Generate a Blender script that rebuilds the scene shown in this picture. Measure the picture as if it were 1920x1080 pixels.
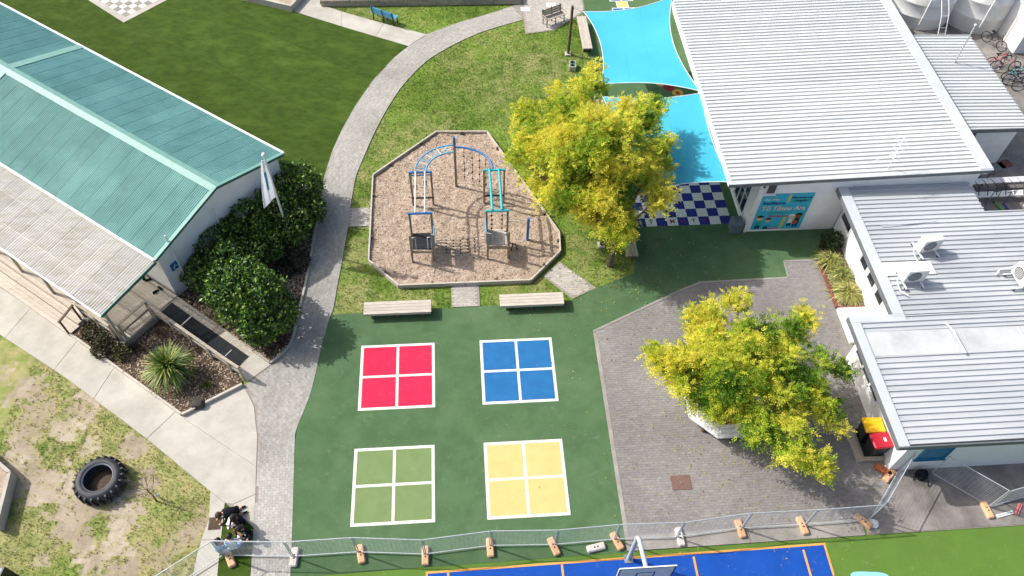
import bpy, bmesh, math, random
import numpy as np
from mathutils import Vector, Matrix
from mathutils.noise import noise as pnoise

for o in list(bpy.data.objects): bpy.data.objects.remove(o)
scene = bpy.context.scene
col = scene.collection
random.seed(7); rng = np.random.default_rng(7)
R = math.radians

# ---------------------------------------------------------------- camera
cam_d = bpy.data.cameras.new('camera'); cam = bpy.data.objects.new('camera', cam_d); col.objects.link(cam)
cam_d.sensor_width = 36; cam_d.lens = 27.70265
cam_d.clip_start = 0.1; cam_d.clip_end = 3000
TILT, ROLL, CAMH = 0.92794, 0.03871, 27.54739
_f = Vector((0, math.cos(TILT), -math.sin(TILT))); _x = Vector((1, 0, 0)); _u = _x.cross(_f)
_rx = math.cos(ROLL)*_x + math.sin(ROLL)*_u; _ru = -math.sin(ROLL)*_x + math.cos(ROLL)*_u
cam.matrix_world = Matrix(((_rx.x, _ru.x, -_f.x, 0), (_rx.y, _ru.y, -_f.y, 0), (_rx.z, _ru.z, -_f.z, CAMH), (0, 0, 0, 1)))
scene.camera = cam

# ---------------------------------------------------------------- sky, sun, exposure
SUN_EL, SHADOW_AZ = 42.0, -16.5            # shadows fall towards this azimuth (deg from +X)
world = bpy.data.worlds.new('World'); scene.world = world; world.use_nodes = True
wn = world.node_tree; bg = wn.nodes['Background']
sky = wn.nodes.new('ShaderNodeTexSky'); sky.sky_type = 'NISHITA'; sky.sun_disc = False
sky.sun_elevation = R(SUN_EL); sky.air_density = .8; sky.dust_density = 4.0; sky.ozone_density = .6
sd = Vector((-math.cos(R(SHADOW_AZ))*math.cos(R(SUN_EL)), -math.sin(R(SHADOW_AZ))*math.cos(R(SUN_EL)), math.sin(R(SUN_EL))))  # towards the sun
sky.sun_rotation = math.atan2(sd.x, sd.y)
wn.links.new(sky.outputs[0], bg.inputs[0]); bg.inputs[1].default_value = 0.15
sun_d = bpy.data.lights.new('sun', 'SUN'); sun = bpy.data.objects.new('sun', sun_d); col.objects.link(sun)
sun_d.energy = 3.75; sun_d.angle = R(0.53); sun_d.color = (1, 0.965, 0.92)
sun.rotation_euler = sd.to_track_quat('Z', 'Y').to_euler(); sun.location = (-20, 5, 30)
scene.view_settings.view_transform = 'Standard'; scene.view_settings.look = 'None'
scene.view_settings.gamma = 1; scene.view_settings.exposure = 0.34
scene.render.engine = 'CYCLES'

# ---------------------------------------------------------------- helpers
def lin(c):
    if isinstance(c, str):
        c = c.lstrip('#'); c = [int(c[i:i+2], 16)/255 for i in (0, 2, 4)]
        c = [x/12.92 if x <= .04045 else ((x+.055)/1.055)**2.4 for x in c]
    return (c[0], c[1], c[2], 1)

MATS = {}
def mat(name, c1, c2=None, scale=3.0, rough=0.7, bump=0.0, bscale=60.0, detail=6, obj_var=0.0, metal=0.0,
        c3=None, s3=0.4, speck=0.0, spec=0.4, trans=0.0, attr=None, coat=0.0, stretch=None, scuff=0.0, clear=0.0):
    """principled material: two-tone noise, optional broad third tone, fine specks, bump, per-object value shift"""
    m = bpy.data.materials.new(name); m.use_nodes = True; nt = m.node_tree; N = nt.nodes; Lk = nt.links
    b = N['Principled BSDF']; b.inputs['Roughness'].default_value = rough; b.inputs['Metallic'].default_value = metal
    b.inputs['Specular IOR Level'].default_value = spec if rough < .85 else .1
    if coat: b.inputs['Coat Weight'].default_value = coat; b.inputs['Coat Roughness'].default_value = .15
    geo = N.new('ShaderNodeNewGeometry'); src = geo.outputs['Position']
    if stretch:
        mp = N.new('ShaderNodeMapping'); mp.inputs['Rotation'].default_value = (0, 0, R(stretch[0])); mp.inputs['Scale'].default_value = stretch[1]
        Lk.new(src, mp.inputs[0]); src = mp.outputs[0]
    c1 = lin(c1); c2 = lin(c2) if c2 else tuple(x*.85 for x in c1[:3])+(1,)
    def noise(s, d=6, r=.6):
        n = N.new('ShaderNodeTexNoise'); n.inputs['Scale'].default_value = s; n.inputs['Detail'].default_value = d; n.inputs['Roughness'].default_value = r
        Lk.new(src, n.inputs['Vector']); return n.outputs['Fac']
    def ramp(fac, a, bb):
        r = N.new('ShaderNodeMapRange'); r.inputs[1].default_value = a; r.inputs[2].default_value = bb; Lk.new(fac, r.inputs[0]); return r.outputs[0]
    def mix(fac, a, bb, mode='MIX'):
        x = N.new('ShaderNodeMix'); x.data_type = 'RGBA'; x.blend_type = mode
        if isinstance(fac, float): x.inputs[0].default_value = fac
        else: Lk.new(fac, x.inputs[0])
        for v, i in ((a, 6), (bb, 7)):
            if isinstance(v, tuple): x.inputs[i].default_value = v
            else: Lk.new(v, x.inputs[i])
        return x.outputs[2]
    if attr:
        at = N.new('ShaderNodeAttribute'); at.attribute_name = attr; cc = at.outputs['Color']
        cc = mix(ramp(noise(scale, detail), .35, .65), cc, mix(1.0, cc, (.8, .8, .78, 1), 'MULTIPLY'))
    else:
        cc = mix(ramp(noise(scale, detail), .36, .64), c1, c2)
    if c3: cc = mix(ramp(noise(s3, 5, .65), .48, .66), cc, lin(c3))
    if speck: cc = mix(ramp(noise(bscale*1.3, 2), .3, .75), mix(1.0, cc, (1-speck,)*3+(1,), 'MULTIPLY'), mix(1.0, cc, (1+speck,)*3+(1,), 'MULTIPLY'))
    if scuff:   # pale rubbed marks and darker grime, both with their own broken shapes
        n = N.new('ShaderNodeTexNoise'); n.inputs['Scale'].default_value = 2.3; n.inputs['Detail'].default_value = 10; n.inputs['Roughness'].default_value = .78; n.inputs['Distortion'].default_value = 1.6; Lk.new(src, n.inputs['Vector'])
        a = N.new('ShaderNodeMath'); a.operation = 'MULTIPLY'; a.inputs[1].default_value = scuff; Lk.new(ramp(n.outputs['Fac'], .57, .72), a.inputs[0]); cc = mix(a.outputs[0], cc, (.62, .60, .54, 1))
        d = N.new('ShaderNodeMath'); d.operation = 'MULTIPLY'; d.inputs[1].default_value = scuff*1.3; Lk.new(ramp(n.outputs['Fac'], .44, .30), d.inputs[0]); cc = mix(d.outputs[0], cc, (.09, .085, .07, 1))
    if obj_var:
        oi = N.new('ShaderNodeObjectInfo'); hv = N.new('ShaderNodeHueSaturation')
        mr = N.new('ShaderNodeMapRange'); mr.inputs[3].default_value = 1-obj_var; mr.inputs[4].default_value = 1+obj_var
        Lk.new(oi.outputs['Random'], mr.inputs[0]); Lk.new(mr.outputs[0], hv.inputs['Value']); Lk.new(cc, hv.inputs['Color']); cc = hv.outputs[0]
    Lk.new(cc, b.inputs['Base Color'])
    if bump:
        bp = N.new('ShaderNodeBump'); bp.inputs['Strength'].default_value = min(1, bump); bp.inputs['Distance'].default_value = .02
        Lk.new(noise(bscale, 4), bp.inputs['Height']); Lk.new(bp.outputs[0], b.inputs['Normal'])
    if trans:
        tr = N.new('ShaderNodeBsdfTranslucent'); mx = N.new('ShaderNodeMixShader'); mx.inputs[0].default_value = trans
        Lk.new(cc, tr.inputs[0]); Lk.new(b.outputs[0], mx.inputs[1]); Lk.new(tr.outputs[0], mx.inputs[2])
        sh_ = mx.outputs[0]
        if clear:   # see-through plastic sheet
            tp = N.new('ShaderNodeBsdfTransparent'); tp.inputs[0].default_value = (.93, .92, .88, 1); m3 = N.new('ShaderNodeMixShader'); m3.inputs[0].default_value = clear
            Lk.new(sh_, m3.inputs[1]); Lk.new(tp.outputs[0], m3.inputs[2]); sh_ = m3.outputs[0]
        Lk.new(sh_, N['Material Output'].inputs[0])
    MATS[name] = m
    return m

ORG = {}
def org(o): return ORG.get(o.name, (0, 0, 0)) if o else (0, 0, 0)
def put(me, name, mats, parent=None):
    o = bpy.data.objects.new(name, me); col.objects.link(o)
    if mats is not None and not me.materials:
        for m in (mats if isinstance(mats, (list, tuple)) else [mats]): me.materials.append(MATS[m] if isinstance(m, str) else m)
    if parent: o.parent = parent; ORG[o.name] = org(parent)
    return o
def tag(o, label=None, cat=None, group=None, kind=None):
    if label: o['label'] = label
    if cat: o['category'] = cat
    if group: o['group'] = group
    if kind: o['kind'] = kind
    return o
def thing(name, label, cat, loc, group=None, rz=0):
    o = bpy.data.objects.new(name, None); col.objects.link(o); o.location = loc; o.empty_display_size = .2; o.rotation_euler = (0, 0, rz)
    ORG[o.name] = tuple(loc); return tag(o, label, cat, group)
def dup(root, loc, rz=0, label=None, group=None, scale=1.0):
    r = root.copy(); col.objects.link(r); r.location = loc; r.rotation_euler = (0, 0, rz); r.scale = (scale,)*3
    if label: r['label'] = label
    if group: r['group'] = group
    for ch in list(root.children):
        c = ch.copy(); col.objects.link(c); c.parent = r
        for g in list(ch.children):
            d = g.copy(); col.objects.link(d); d.parent = c
    return r

class MB:
    """collects shapes in world coordinates; build() links them as ONE mesh"""
    def __init__(s): s.v = []; s.f = []; s.mi = []; s.sm = []
    def add(s, vs, fs, mi=0, smooth=False):
        n = len(s.v); s.v += [tuple(v) for v in vs]; s.f += [tuple(i+n for i in f) for f in fs]; s.mi += [mi]*len(fs); s.sm += [smooth]*len(fs); return s
    def hexa(s, p, mi=0):   # 8 pts: bottom 4 ccw, top 4 ccw
        return s.add(p, [(3, 2, 1, 0), (4, 5, 6, 7), (0, 1, 5, 4), (1, 2, 6, 5), (2, 3, 7, 6), (3, 0, 4, 7)], mi)
    def box(s, c, d, rz=0, mi=0, bev=0):
        """box centred at c (x,y,z of its centre) with size d, turned rz"""
        cs, sn = math.cos(rz), math.sin(rz); hx, hy, hz = d[0]/2, d[1]/2, d[2]/2
        def T(x, y, z): return (c[0]+cs*x-sn*y, c[1]+sn*x+cs*y, c[2]+z)
        if not bev:
            return s.hexa([T(*q) for q in [(-hx,-hy,-hz),(hx,-hy,-hz),(hx,hy,-hz),(-hx,hy,-hz),(-hx,-hy,hz),(hx,-hy,hz),(hx,hy,hz),(-hx,hy,hz)]], mi)
        b = bev; o = [(-hx+b,-hy),(hx-b,-hy),(hx,-hy+b),(hx,hy-b),(hx-b,hy),(-hx+b,hy),(-hx,hy-b),(-hx,-hy+b)]
        i = [(-hx+b,-hy+b),(hx-b,-hy+b),(hx-b,-hy+b),(hx-b,hy-b),(hx-b,hy-b),(-hx+b,hy-b),(-hx+b,hy-b),(-hx+b,-hy+b)]
        vs = [T(x, y, -hz) for x, y in o]+[T(x, y, hz-b) for x, y in o]+[T(x, y, hz) for x, y in i]
        fs = [tuple(range(7, -1, -1))]+[(k, (k+1)%8, 8+(k+1)%8, 8+k) for k in range(8)]+[(8+k, 8+(k+1)%8, 16+(k+1)%8, 16+k) for k in range(8)]+[tuple(range(16, 24))]
        return s.add(vs, fs, mi)
    def beam(s, a, b, w, h, mi=0, up=(0, 0, 1)):
        a = Vector(a); b = Vector(b); d = (b-a).normalized(); u = Vector(up)
        if abs(d.dot(u)) > .98: u = Vector((1, 0, 0)) if up == (0, 0, 1) else Vector((0, 0, 1))
        r = d.cross(u).normalized()*(w/2); t = r.cross(d).normalized()*(h/2)
        return s.hexa([a-r-t, a+r-t, b+r-t, b-r-t, a-r+t, a+r+t, b+r+t, b-r+t], mi)
    def post(s, p, w, h, rz=0, mi=0, d=None): return s.box((p[0], p[1], p[2]+h/2), (w, d or w, h), rz, mi)
    def tube(s, pts, r, n=8, mi=0, caps=True):
        pts = [Vector(p) for p in pts]; rs = r if isinstance(r, (list, tuple)) else [r]*len(pts)
        t = (pts[1]-pts[0]).normalized(); a = t.cross(Vector((0, 0, 1)))
        if a.length < .05: a = t.cross(Vector((1, 0, 0)))
        a.normalize(); vs = []; fs = []
        for i, p in enumerate(pts):
            d = (pts[min(i+1, len(pts)-1)]-pts[max(i-1, 0)]).normalized()
            a = (a-d*a.dot(d)).normalized(); b = d.cross(a)
            for k in range(n):
                an = 2*math.pi*k/n; vs.append(p+(a*math.cos(an)+b*math.sin(an))*rs[i])
        for i in range(len(pts)-1):
            for k in range(n): fs.append((i*n+k, i*n+(k+1)%n, (i+1)*n+(k+1)%n, (i+1)*n+k))
        s.add(vs, fs, mi, n > 5)
        if caps:
            s.add(vs[:n], [tuple(range(n-1, -1, -1))], mi); s.add(vs[-n:], [tuple(range(n))], mi)
        return s
    def prism(s, poly, z0, z1, mi=0):
        n = len(poly); poly = [tuple(p[:2]) for p in poly]
        ar = sum(poly[i][0]*poly[(i+1)%n][1]-poly[(i+1)%n][0]*poly[i][1] for i in range(n))
        if ar < 0: poly = poly[::-1]
        vs = [(x, y, z0) for x, y in poly]+[(x, y, z1) for x, y in poly]
        return s.add(vs, [tuple(range(n-1, -1, -1)), tuple(range(n, 2*n))]+[(i, (i+1)%n, n+(i+1)%n, n+i) for i in range(n)], mi)
    def lathe(s, c, prof, n=24, mi=0, smooth=True):
        vs = []; fs = []; m = len(prof)
        for k in range(n):
            a = 2*math.pi*k/n
            for r, z in prof: vs.append((c[0]+r*math.cos(a), c[1]+r*math.sin(a), c[2]+z))
        for k in range(n):
            for j in range(m-1): fs.append((k*m+j, ((k+1)%n)*m+j, ((k+1)%n)*m+j+1, k*m+j+1))
        return s.add(vs, fs, mi, smooth)
    def disc(s, c, r, n=20, mi=0, th=0.004):
        return s.prism([(c[0]+r*math.cos(2*math.pi*k/n), c[1]+r*math.sin(2*math.pi*k/n)) for k in range(n)], c[2], c[2]+th, mi)
    def mesh(s, name, org_=(0, 0, 0)):
        me = bpy.data.meshes.new(name); o = org_
        me.from_pydata([(v[0]-o[0], v[1]-o[1], v[2]-o[2]) for v in s.v], [], s.f)
        me.polygons.foreach_set('material_index', s.mi); me.polygons.foreach_set('use_smooth', s.sm); me.update(); return me
    def build(s, name, mats, parent=None, **kw):
        o = put(s.mesh(name, org(parent)), name, mats, parent)
        return tag(o, **kw) if kw else o

def np_mesh(name, V, F, mats, parent=None, smooth=False, color=None):
    """big meshes from arrays; V (n,3), F (m,k), color (m,3) per face"""
    V = np.asarray(V, float)-np.array(org(parent)); F = np.asarray(F); me = bpy.data.meshes.new(name); k = F.shape[1]
    me.vertices.add(len(V)); me.vertices.foreach_set('co', V.astype(np.float32).ravel())
    me.loops.add(F.size); me.loops.foreach_set('vertex_index', F.astype(np.int32).ravel())
    me.polygons.add(len(F)); me.polygons.foreach_set('loop_start', np.arange(0, F.size, k, dtype=np.int32))
    me.polygons.foreach_set('loop_total', np.full(len(F), k, dtype=np.int32))
    me.polygons.foreach_set('use_smooth', np.full(len(F), smooth))
    me.update(calc_edges=True)
    if color is not None:
        ca = me.color_attributes.new('tint', 'FLOAT_COLOR', 'CORNER')
        ca.data.foreach_set('color', np.repeat(np.c_[color, np.ones(len(F))], k, axis=0).astype(np.float32).ravel())
    return put(me, name, mats, parent)

GA = R(5.6); GU = (math.cos(GA), math.sin(GA)); GV = (-math.sin(GA), math.cos(GA))
def GR(u, v, z=0): return (GU[0]*u+GV[0]*v, GU[1]*u+GV[1]*v, z)          # the yard's own grid (buildings, courts)
LA = R(148.7); LBR = R(58.7); LO = (-14.197, 19.261)
def LB(a, b, z=0): return (LO[0]+math.cos(LA)*a+math.cos(LBR)*b, LO[1]+math.sin(LA)*a+math.sin(LBR)*b, z)   # the teal roofed block's own axes
def inpoly(x, y, poly):
    c = np.zeros(np.shape(x), bool); n = len(poly); j = n-1
    for i in range(n):
        xi, yi = poly[i][:2]; xj, yj = poly[j][:2]
        c ^= ((yi > y) != (yj > y)) & (x < (xj-xi)*(y-yi)/(yj-yi+1e-12)+xi); j = i
    return c
def smooth_line(pts, n=8):
    out = []; P_ = [np.array(p[:2], float) for p in pts]; P_ = [2*P_[0]-P_[1]]+P_+[2*P_[-1]-P_[-2]]
    for i in range(1, len(P_)-2):
        for k in range(n):
            t = k/n; a, b, c, d = P_[i-1:i+3]
            out.append(tuple(.5*((2*b)+(c-a)*t+(2*a-5*b+4*c-d)*t*t+(-a+3*b-3*c+d)*t**3)))
    return out+[tuple(P_[-2])]
def lerp(a, b, t): return tuple(x+(y-x)*t for x, y in zip(a, b))
def flat(name, poly, z, m, parent=None, kind='structure', th=None):
    """ground sheet: polygon with its top at z"""
    o = MB().prism(poly, z-(th or .003), z, 0).build(name, m, parent)
    if not parent: o['kind'] = kind
    return o
def text_mesh(body, size, name='lettering'):
    c = bpy.data.curves.new(name, 'FONT'); c.body = body; c.size = size; c.align_x = 'CENTER'; c.align_y = 'CENTER'; c.resolution_u = 3; c.extrude = 0.002; c.offset = size*.022
    o = bpy.data.objects.new(name, c); col.objects.link(o); dg = bpy.context.evaluated_depsgraph_get()
    me = bpy.data.meshes.new_from_object(o.evaluated_get(dg)); bpy.data.objects.remove(o); bpy.data.curves.remove(c)
    me.materials.clear(); me.name = name; return me

# ---------------------------------------------------------------- materials
mat('soil', '#6e6050', '#8a7a64', 2, .95, .4, 30)
mat('lawn', '#7d8a4c', '#65793d', 5, .95, .6, 90, attr='tint')
mat('blade', '#6f8a3c', attr='tint', rough=.7, scale=1.5, trans=.25)
mat('turf', '#455c20', '#384b1a', 2.2, .95, .8, 60, speck=.45, c3='#4d6327', s3=.7, obj_var=.07, stretch=(31, (.8, 1.5, 1)))
mat('seam', '#55672f', '#4c5e2a', 6, .9)
mat('court_green', '#536f4c', '#4b6645', 1.3, .9, .25, 160, speck=.12, c3='#5a7452', s3=.35, scuff=.16)
mat('court_bright', '#5e7e37', '#597834', 1.2, .9, .25, 160, speck=.12, scuff=.16)
mat('paint_white', '#e6e4dc', '#d2d0c6', 9, .8, .15, 120, scuff=.22)
mat('paint_red', '#cf3152', '#c62c4c', 2, .85, .2, 150, speck=.06, scuff=.12)
mat('paint_blue', '#2d6fa6', '#2a689e', 2, .85, .2, 150, speck=.06, scuff=.12)
mat('paint_lime', '#788d5c', '#728757', 2, .85, .2, 150, speck=.07, scuff=.12)
mat('paint_cream', '#e6bd7e', '#e0b778', 2, .85, .2, 150, speck=.04, scuff=.12)
mat('paint_navy', '#1d2a86', '#1a267a', 2, .7, .1, 120, scuff=.12)
mat('paint_court_blue', '#1c4fa6', '#1a4a9e', 1.5, .85, .2, 150, speck=.08, scuff=.12)
mat('paint_orange', '#e0a45c', '#d69a52', 5, .85, .1, 120)
mat('paint_cyan', '#8fdde2', '#86d4da', 4, .8)
mat('paint_maroon', '#8f1f3c', '#861c38', 6, .8)
mat('concrete', '#b9b5aa', '#aba79c', 1.4, .9, .25, 60, c3='#c2beb3', s3=.45, speck=.08, obj_var=.03)
mat('concrete_grey', '#9c9891', '#8b8781', 1.6, .9, .25, 60, c3='#aaa59c', s3=.5, speck=.1, obj_var=.04)
mat('concrete_dark', '#98938d', '#7a7672', 1.1, .92, .3, 50, c3='#6a6662', s3=.6, speck=.12, obj_var=.05)
mat('brick_path', '#a89c90', attr='tint', rough=.9, scale=8, bump=.15, bscale=90)
mat('brick_bed', '#9a948a', '#8e887e', 6, .95)
mat('bark', '#b3a18f', '#9f8c79', 7, .95, .9, 22, c3='#beae9d', s3=1.6, speck=.25)
mat('chip', '#b89a80', attr='tint', rough=.95, scale=20)
mat('paver_bed', '#8b8785', '#83807e', 6, .95)
mat('mulch', '#6a5a4c', '#50433a', 9, .95, .8, 30, speck=.3)
mat('timber', '#b2a898', '#9b9080', 3, .8, .35, 40, obj_var=.10, stretch=(31, (1, 6, 1)))
mat('timber_pale', '#c8c0b3', '#b2a99c', 3, .8, .3, 40, obj_var=.07, stretch=(-5.6, (1, 7, 7)))
mat('timber_dark', '#6f6252', '#5c5144', 5, .85, .3, 40, obj_var=.10)
mat('timber_deck', '#c6bdae', '#aea596', 4, .8, .3, 50, obj_var=.09, stretch=(31, (1, 8, 1)))
mat('play_post', '#a39380', '#8b7c69', 6, .85, .3, 40, obj_var=.06)
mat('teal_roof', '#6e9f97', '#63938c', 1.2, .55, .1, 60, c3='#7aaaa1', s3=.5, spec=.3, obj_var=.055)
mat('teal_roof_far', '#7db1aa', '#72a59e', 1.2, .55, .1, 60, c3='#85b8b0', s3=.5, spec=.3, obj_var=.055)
mat('teal_trim', '#7ca89e', '#729e94', 3, .5, spec=.3)
mat('teal_fascia', '#2f6b66', '#2a625d', 3, .5)
mat('poly_sheet', '#fbf9f3', '#f0ede3', 2, .5, c3='#dfdbc9', s3=.9, trans=.2, obj_var=.08, stretch=(31, (1, 5, 1)), clear=.28)
mat('white_wall', '#f2f2f0', '#ebebe9', 1.5, .8, .1, 40, c3='#e6e6e3', s3=.4, obj_var=.015)
mat('white_trim', '#e8e8e6', '#dededc', 3, .5)
mat('grey_roof', '#c9cccb', '#bfc3c2', .9, .5, c3='#d0d3d2', s3=.35, spec=.25, obj_var=.03, stretch=(-5.6, (.25, 1.6, 1)))
mat('grey_roof_flash', '#c4c9cc', '#bac0c4', 1.2, .5, spec=.3, obj_var=.02)
mat('grey_roof_low', '#bcc0c2', '#b0b5b7', .8, .5, c3='#a6abad', s3=.6, spec=.25, obj_var=.035, stretch=(-5.6, (.25, 1.6, 1)))
mat('membrane', '#c2c6c6', '#b9bdbd', 2, .6, c3='#b0b4b4', s3=.8)
mat('gutter_dark', '#6f7477', '#64696c', 3, .5)
mat('soffit', '#c8c8c4', '#bfbfbb', 2, .8)
mat('glass', '#1a222c', '#263240', 1.5, .06, spec=.7)
mat('window_blue', '#2f7fa6', '#2a7499', 4, .25, spec=.5)
mat('sail', '#48bcd9', '#43b6d3', .7, .75, trans=.2, c3='#4dc1dd', s3=.3)
mat('sail_edge', '#d8e8ea', '#cfe0e2', 4, .7)
mat('leaf_gold', '#a8a428', attr='tint', rough=.6, scale=1.2, trans=.42, spec=.2)
mat('leaf_dark', '#2f4a22', attr='tint', rough=.5, scale=1.5, trans=.12, spec=.5)
mat('flax', '#8d9250', attr='tint', rough=.5, scale=3, trans=.15)
mat('bark_tree', '#7b6f60', '#5f5447', 8, .9, .6, 30)
mat('twig', '#8d8274', '#75695b', 8, .9)
mat('rubber', '#26282c', '#34373c', 3, .6, .3, 30, c3='#3d4046', s3=1.2)
mat('rubber_mat', '#2b2d31', '#34363a', 2, .85, .3, 120, obj_var=.10)
mat('blue_paint_metal', '#2f74b4', '#2a6bab', 4, .4)
mat('sky_paint_metal', '#5aabd0', '#52a2c8', 4, .4)
mat('cyan_paint_metal', '#39b4bd', '#34aab4', 4, .4)
mat('cream_paint_metal', '#d9d2c8', '#cfc8be', 4, .4)
mat('galv', '#b2b7ba', '#a4a9ad', 8, .4, metal=.7)
mat('galv_pale', '#c6cbce', '#b9bec2', 8, .45, metal=.35)
mat('chain', '#4a4642', '#3e3a36', 8, .6)
mat('black_plastic', '#1d1f21', '#26282a', 5, .45)
mat('grip', '#4a3a34', '#3f322c', 5, .7)
mat('foot_orange', '#d8b08a', '#cda47c', 5, .8, .2, 40, obj_var=.12)
mat('foot_rust', '#b0643f', '#a45a38', 5, .8, .2, 40)
mat('foot_white', '#d8cfc8', '#cbc1ba', 5, .8, .2, 40, obj_var=.05)
mat('brick_red', '#8a5a50', '#7a4e46', 6, .9, .3, 60, obj_var=.1)
mat('bin_black', '#202324', '#2a2d2e', 4, .45)
mat('bin_yellow', '#f0bd1e', '#e4b21a', 4, .4)
mat('bin_red', '#b81f36', '#ad1c32', 4, .4)
mat('pole_grey', '#b9c0c6', '#adb4ba', 4, .4)
mat('ac_white', '#e2e3e1', '#d6d7d5', 4, .45)
mat('ac_grille', '#54585b', '#484c4f', 6, .5)
mat('skin_light', '#c99a7c', '#c29274', 6, .55)
mat('skin_brown', '#7d5540', '#755039', 6, .55)
mat('cloth_black', '#17191e', '#1f2228', 8, .9)
mat('cloth_blue', '#86b4d6', '#7aa9cc', 8, .9)
mat('cloth_white', '#d6dde2', '#cad2d8', 8, .9)
mat('hair_black', '#16120f', '#221b16', 30, .6)
mat('hair_brown', '#3d2a1e', '#4a3424', 30, .6)
mat('paper', '#e8e8e6', '#deded8', 8, .8)
mat('steel_grey', '#7d868c', '#727b81', 5, .5, metal=.3)
mat('slate_box', '#5d6b76', '#54616b', 5, .7, .2, 40)
mat('tank_white', '#f0f0ec', '#e6e6e1', 1.0, .7, .15, 20, c3='#d8d6ce', s3=.8)
mat('fence_green', '#2f6f55', '#2a654d', 4, .6)
mat('tyre_black', '#1b1b1d', '#242427', 8, .7)
mat('bike_red', '#b5283a', '#a92436', 4, .35)
mat('bike_pink', '#d58a8e', '#ca7f84', 4, .35)
mat('bike_white', '#d8d8da', '#cccccf', 4, .35)
mat('bike_black', '#222427', '#2b2e31', 4, .4)
mat('bike_teal', '#2a9a98', '#258e8c', 4, .35)
mat('bike_green', '#4f9a3a', '#478d34', 4, .35)
mat('bike_blue', '#2d3e7e', '#283872', 4, .35)
mat('poster_cyan', '#33b4d2', '#2eaccb', 3, .6)
mat('poster_teal', '#26a69a', '#249c91', 3, .6)
mat('poster_navy', '#173f7e', '#163a76', 3, .6)
mat('poster_gold', '#d9c65c', '#cfbc54', 3, .6)
mat('poster_pink', '#c0487c', '#b54374', 3, .6)
mat('poster_skin', '#e0ab7c', '#dba676', 3, .6)
mat('poster_brown', '#8f4a34', '#87452f', 3, .6)
mat('poster_black', '#18181a', '#202022', 3, .6)
mat('poster_orange', '#c4552e', '#bb4f2a', 3, .6)
mat('rust', '#6e544a', '#7c6258', 12, .8, .4, 60)
mat('drain', '#6f5a50', '#5f4c44', 10, .8, .3, 60)
mat('flag_white', '#f0f5f8', '#e4ecf2', 3, .8, trans=.3)
mat('flag_blue', '#6fa8d0', '#649dc6', 3, .8, trans=.3)
mat('stone', '#55504a', '#3f3b37', 4, .9, .6, 20)

# ================================================================ GROUND
def vnoise(x, y, s, seed=0):
    a_ = 0.6+1.1*seed; x, y = np.asarray(x)*math.cos(a_)-np.asarray(y)*math.sin(a_), np.asarray(x)*math.sin(a_)+np.asarray(y)*math.cos(a_)
    x = x*s+seed*17.31; y = y*s+seed*9.77
    xi = np.floor(x).astype(np.int64); yi = np.floor(y).astype(np.int64); fx = x-xi; fy = y-yi
    def h(a, b):
        n = (a*374761393+b*668265263+seed*1442695) & 0xffffffff
        n = ((n ^ (n >> 13))*1274126177) & 0xffffffff
        return ((n ^ (n >> 16)) & 0xffff)/65535.0
    fx = fx*fx*(3-2*fx); fy = fy*fy*(3-2*fy)
    return (h(xi, yi)*(1-fx)+h(xi+1, yi)*fx)*(1-fy)+(h(xi, yi+1)*(1-fx)+h(xi+1, yi+1)*fx)*fy
def fbm(x, y, s, seed=0, o=4):
    return sum(vnoise(x, y, s*2**k, seed+k)*.5**k for k in range(o))/sum(.5**k for k in range(o))

DIRT = [((-16.308, 10.793, 0), 1.15, 1.0), ((-15.262, 9.940, 0), 1.05, 1.0), ((-14.528, 9.049, 0), .8, .95), ((-13.716, 8.579, 0), .9, .95), ((-13.155, 8.001, 0), 1.1, .95), ((-14.042, 12.459, 0), .6, .72), ((-13.281, 11.120, 0), .7, .66),
        ((-13.538, 9.717, 0), .75, .72), ((-18.111, 11.945, 0), 1.1, .8), ((-17.386, 11.220, 0), 1.0, .85), ((-16.528, 13.917, 0), .9, .7), ((-16.765, 13.226, 0), .9, .8), ((-17.885, 14.020, 0), 1.0, .7), ((-18.906, 14.870, 0), 1.1, .66), ((-19.874, 15.433, 0), 1.3, .6),
        ((-18.111, 13.393, 0), .9, .55), ((-11.389, 9.134, 0), 1.0, .5), ((-11.904, 8.374, 0), 1.1, .55), ((-10.887, 9.343, 0), .7, .6), ((-15.587, 8.415, 0), .8, .6), ((-16.814, 8.276, 0), .9, .4), ((-15.520, 12.397, 0), .7, .6), ((-10.498, 9.644, 0), .8, .6), ((-14.470, 11.072, 0), 1.1, .75)]
STRAW = [((-7.974, 27.047, 0), 1.6, .7), ((-7.109, 24.652, 0), 1.2, .8), ((-7.096, 22.081, 0), 1.4, .75), ((-7.083, 19.717, 0), 1.5, .85), ((-7.626, 30.104, 0), 1.5, .55), ((-5.693, 29.817, 0), 1.8, .6), ((-6.092, 28.634, 0), 1.6, .7), ((-4.131, 30.502, 0), 1.2, .6), ((-0.861, 38.553, 0), 1.8, .5),
         ((-4.573, 19.837, 0), 1.3, .5), ((0.466, 20.655, 0), 1.6, .55), ((1.298, 35.790, 0), 2, .55), ((0.774, 31.391, 0), 2, .4), ((-3.463, 36.437, 0), 1.6, .45), ((3.073, 22.589, 0), 1.3, .5), ((4.494, 22.044, 0), 1.1, .5), ((-8.720, 40.103, 0), 2.5, .4), ((-1.018, 34.732, 0), 2.4, .45),
         ((-12.704, 11.662, 0), 2.2, .5), ((-11.639, 10.680, 0), 1.5, .4), ((-18.287, 15.999, 0), 2, .6), ((-15.300, 13.514, 0), 1.6, .5), ((-16.719, 9.881, 0), 1.8, .35), ((-11.595, 8.569, 0), 2, .6), ((-2.413, 38.959, 0), 1.5, .5)]
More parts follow.
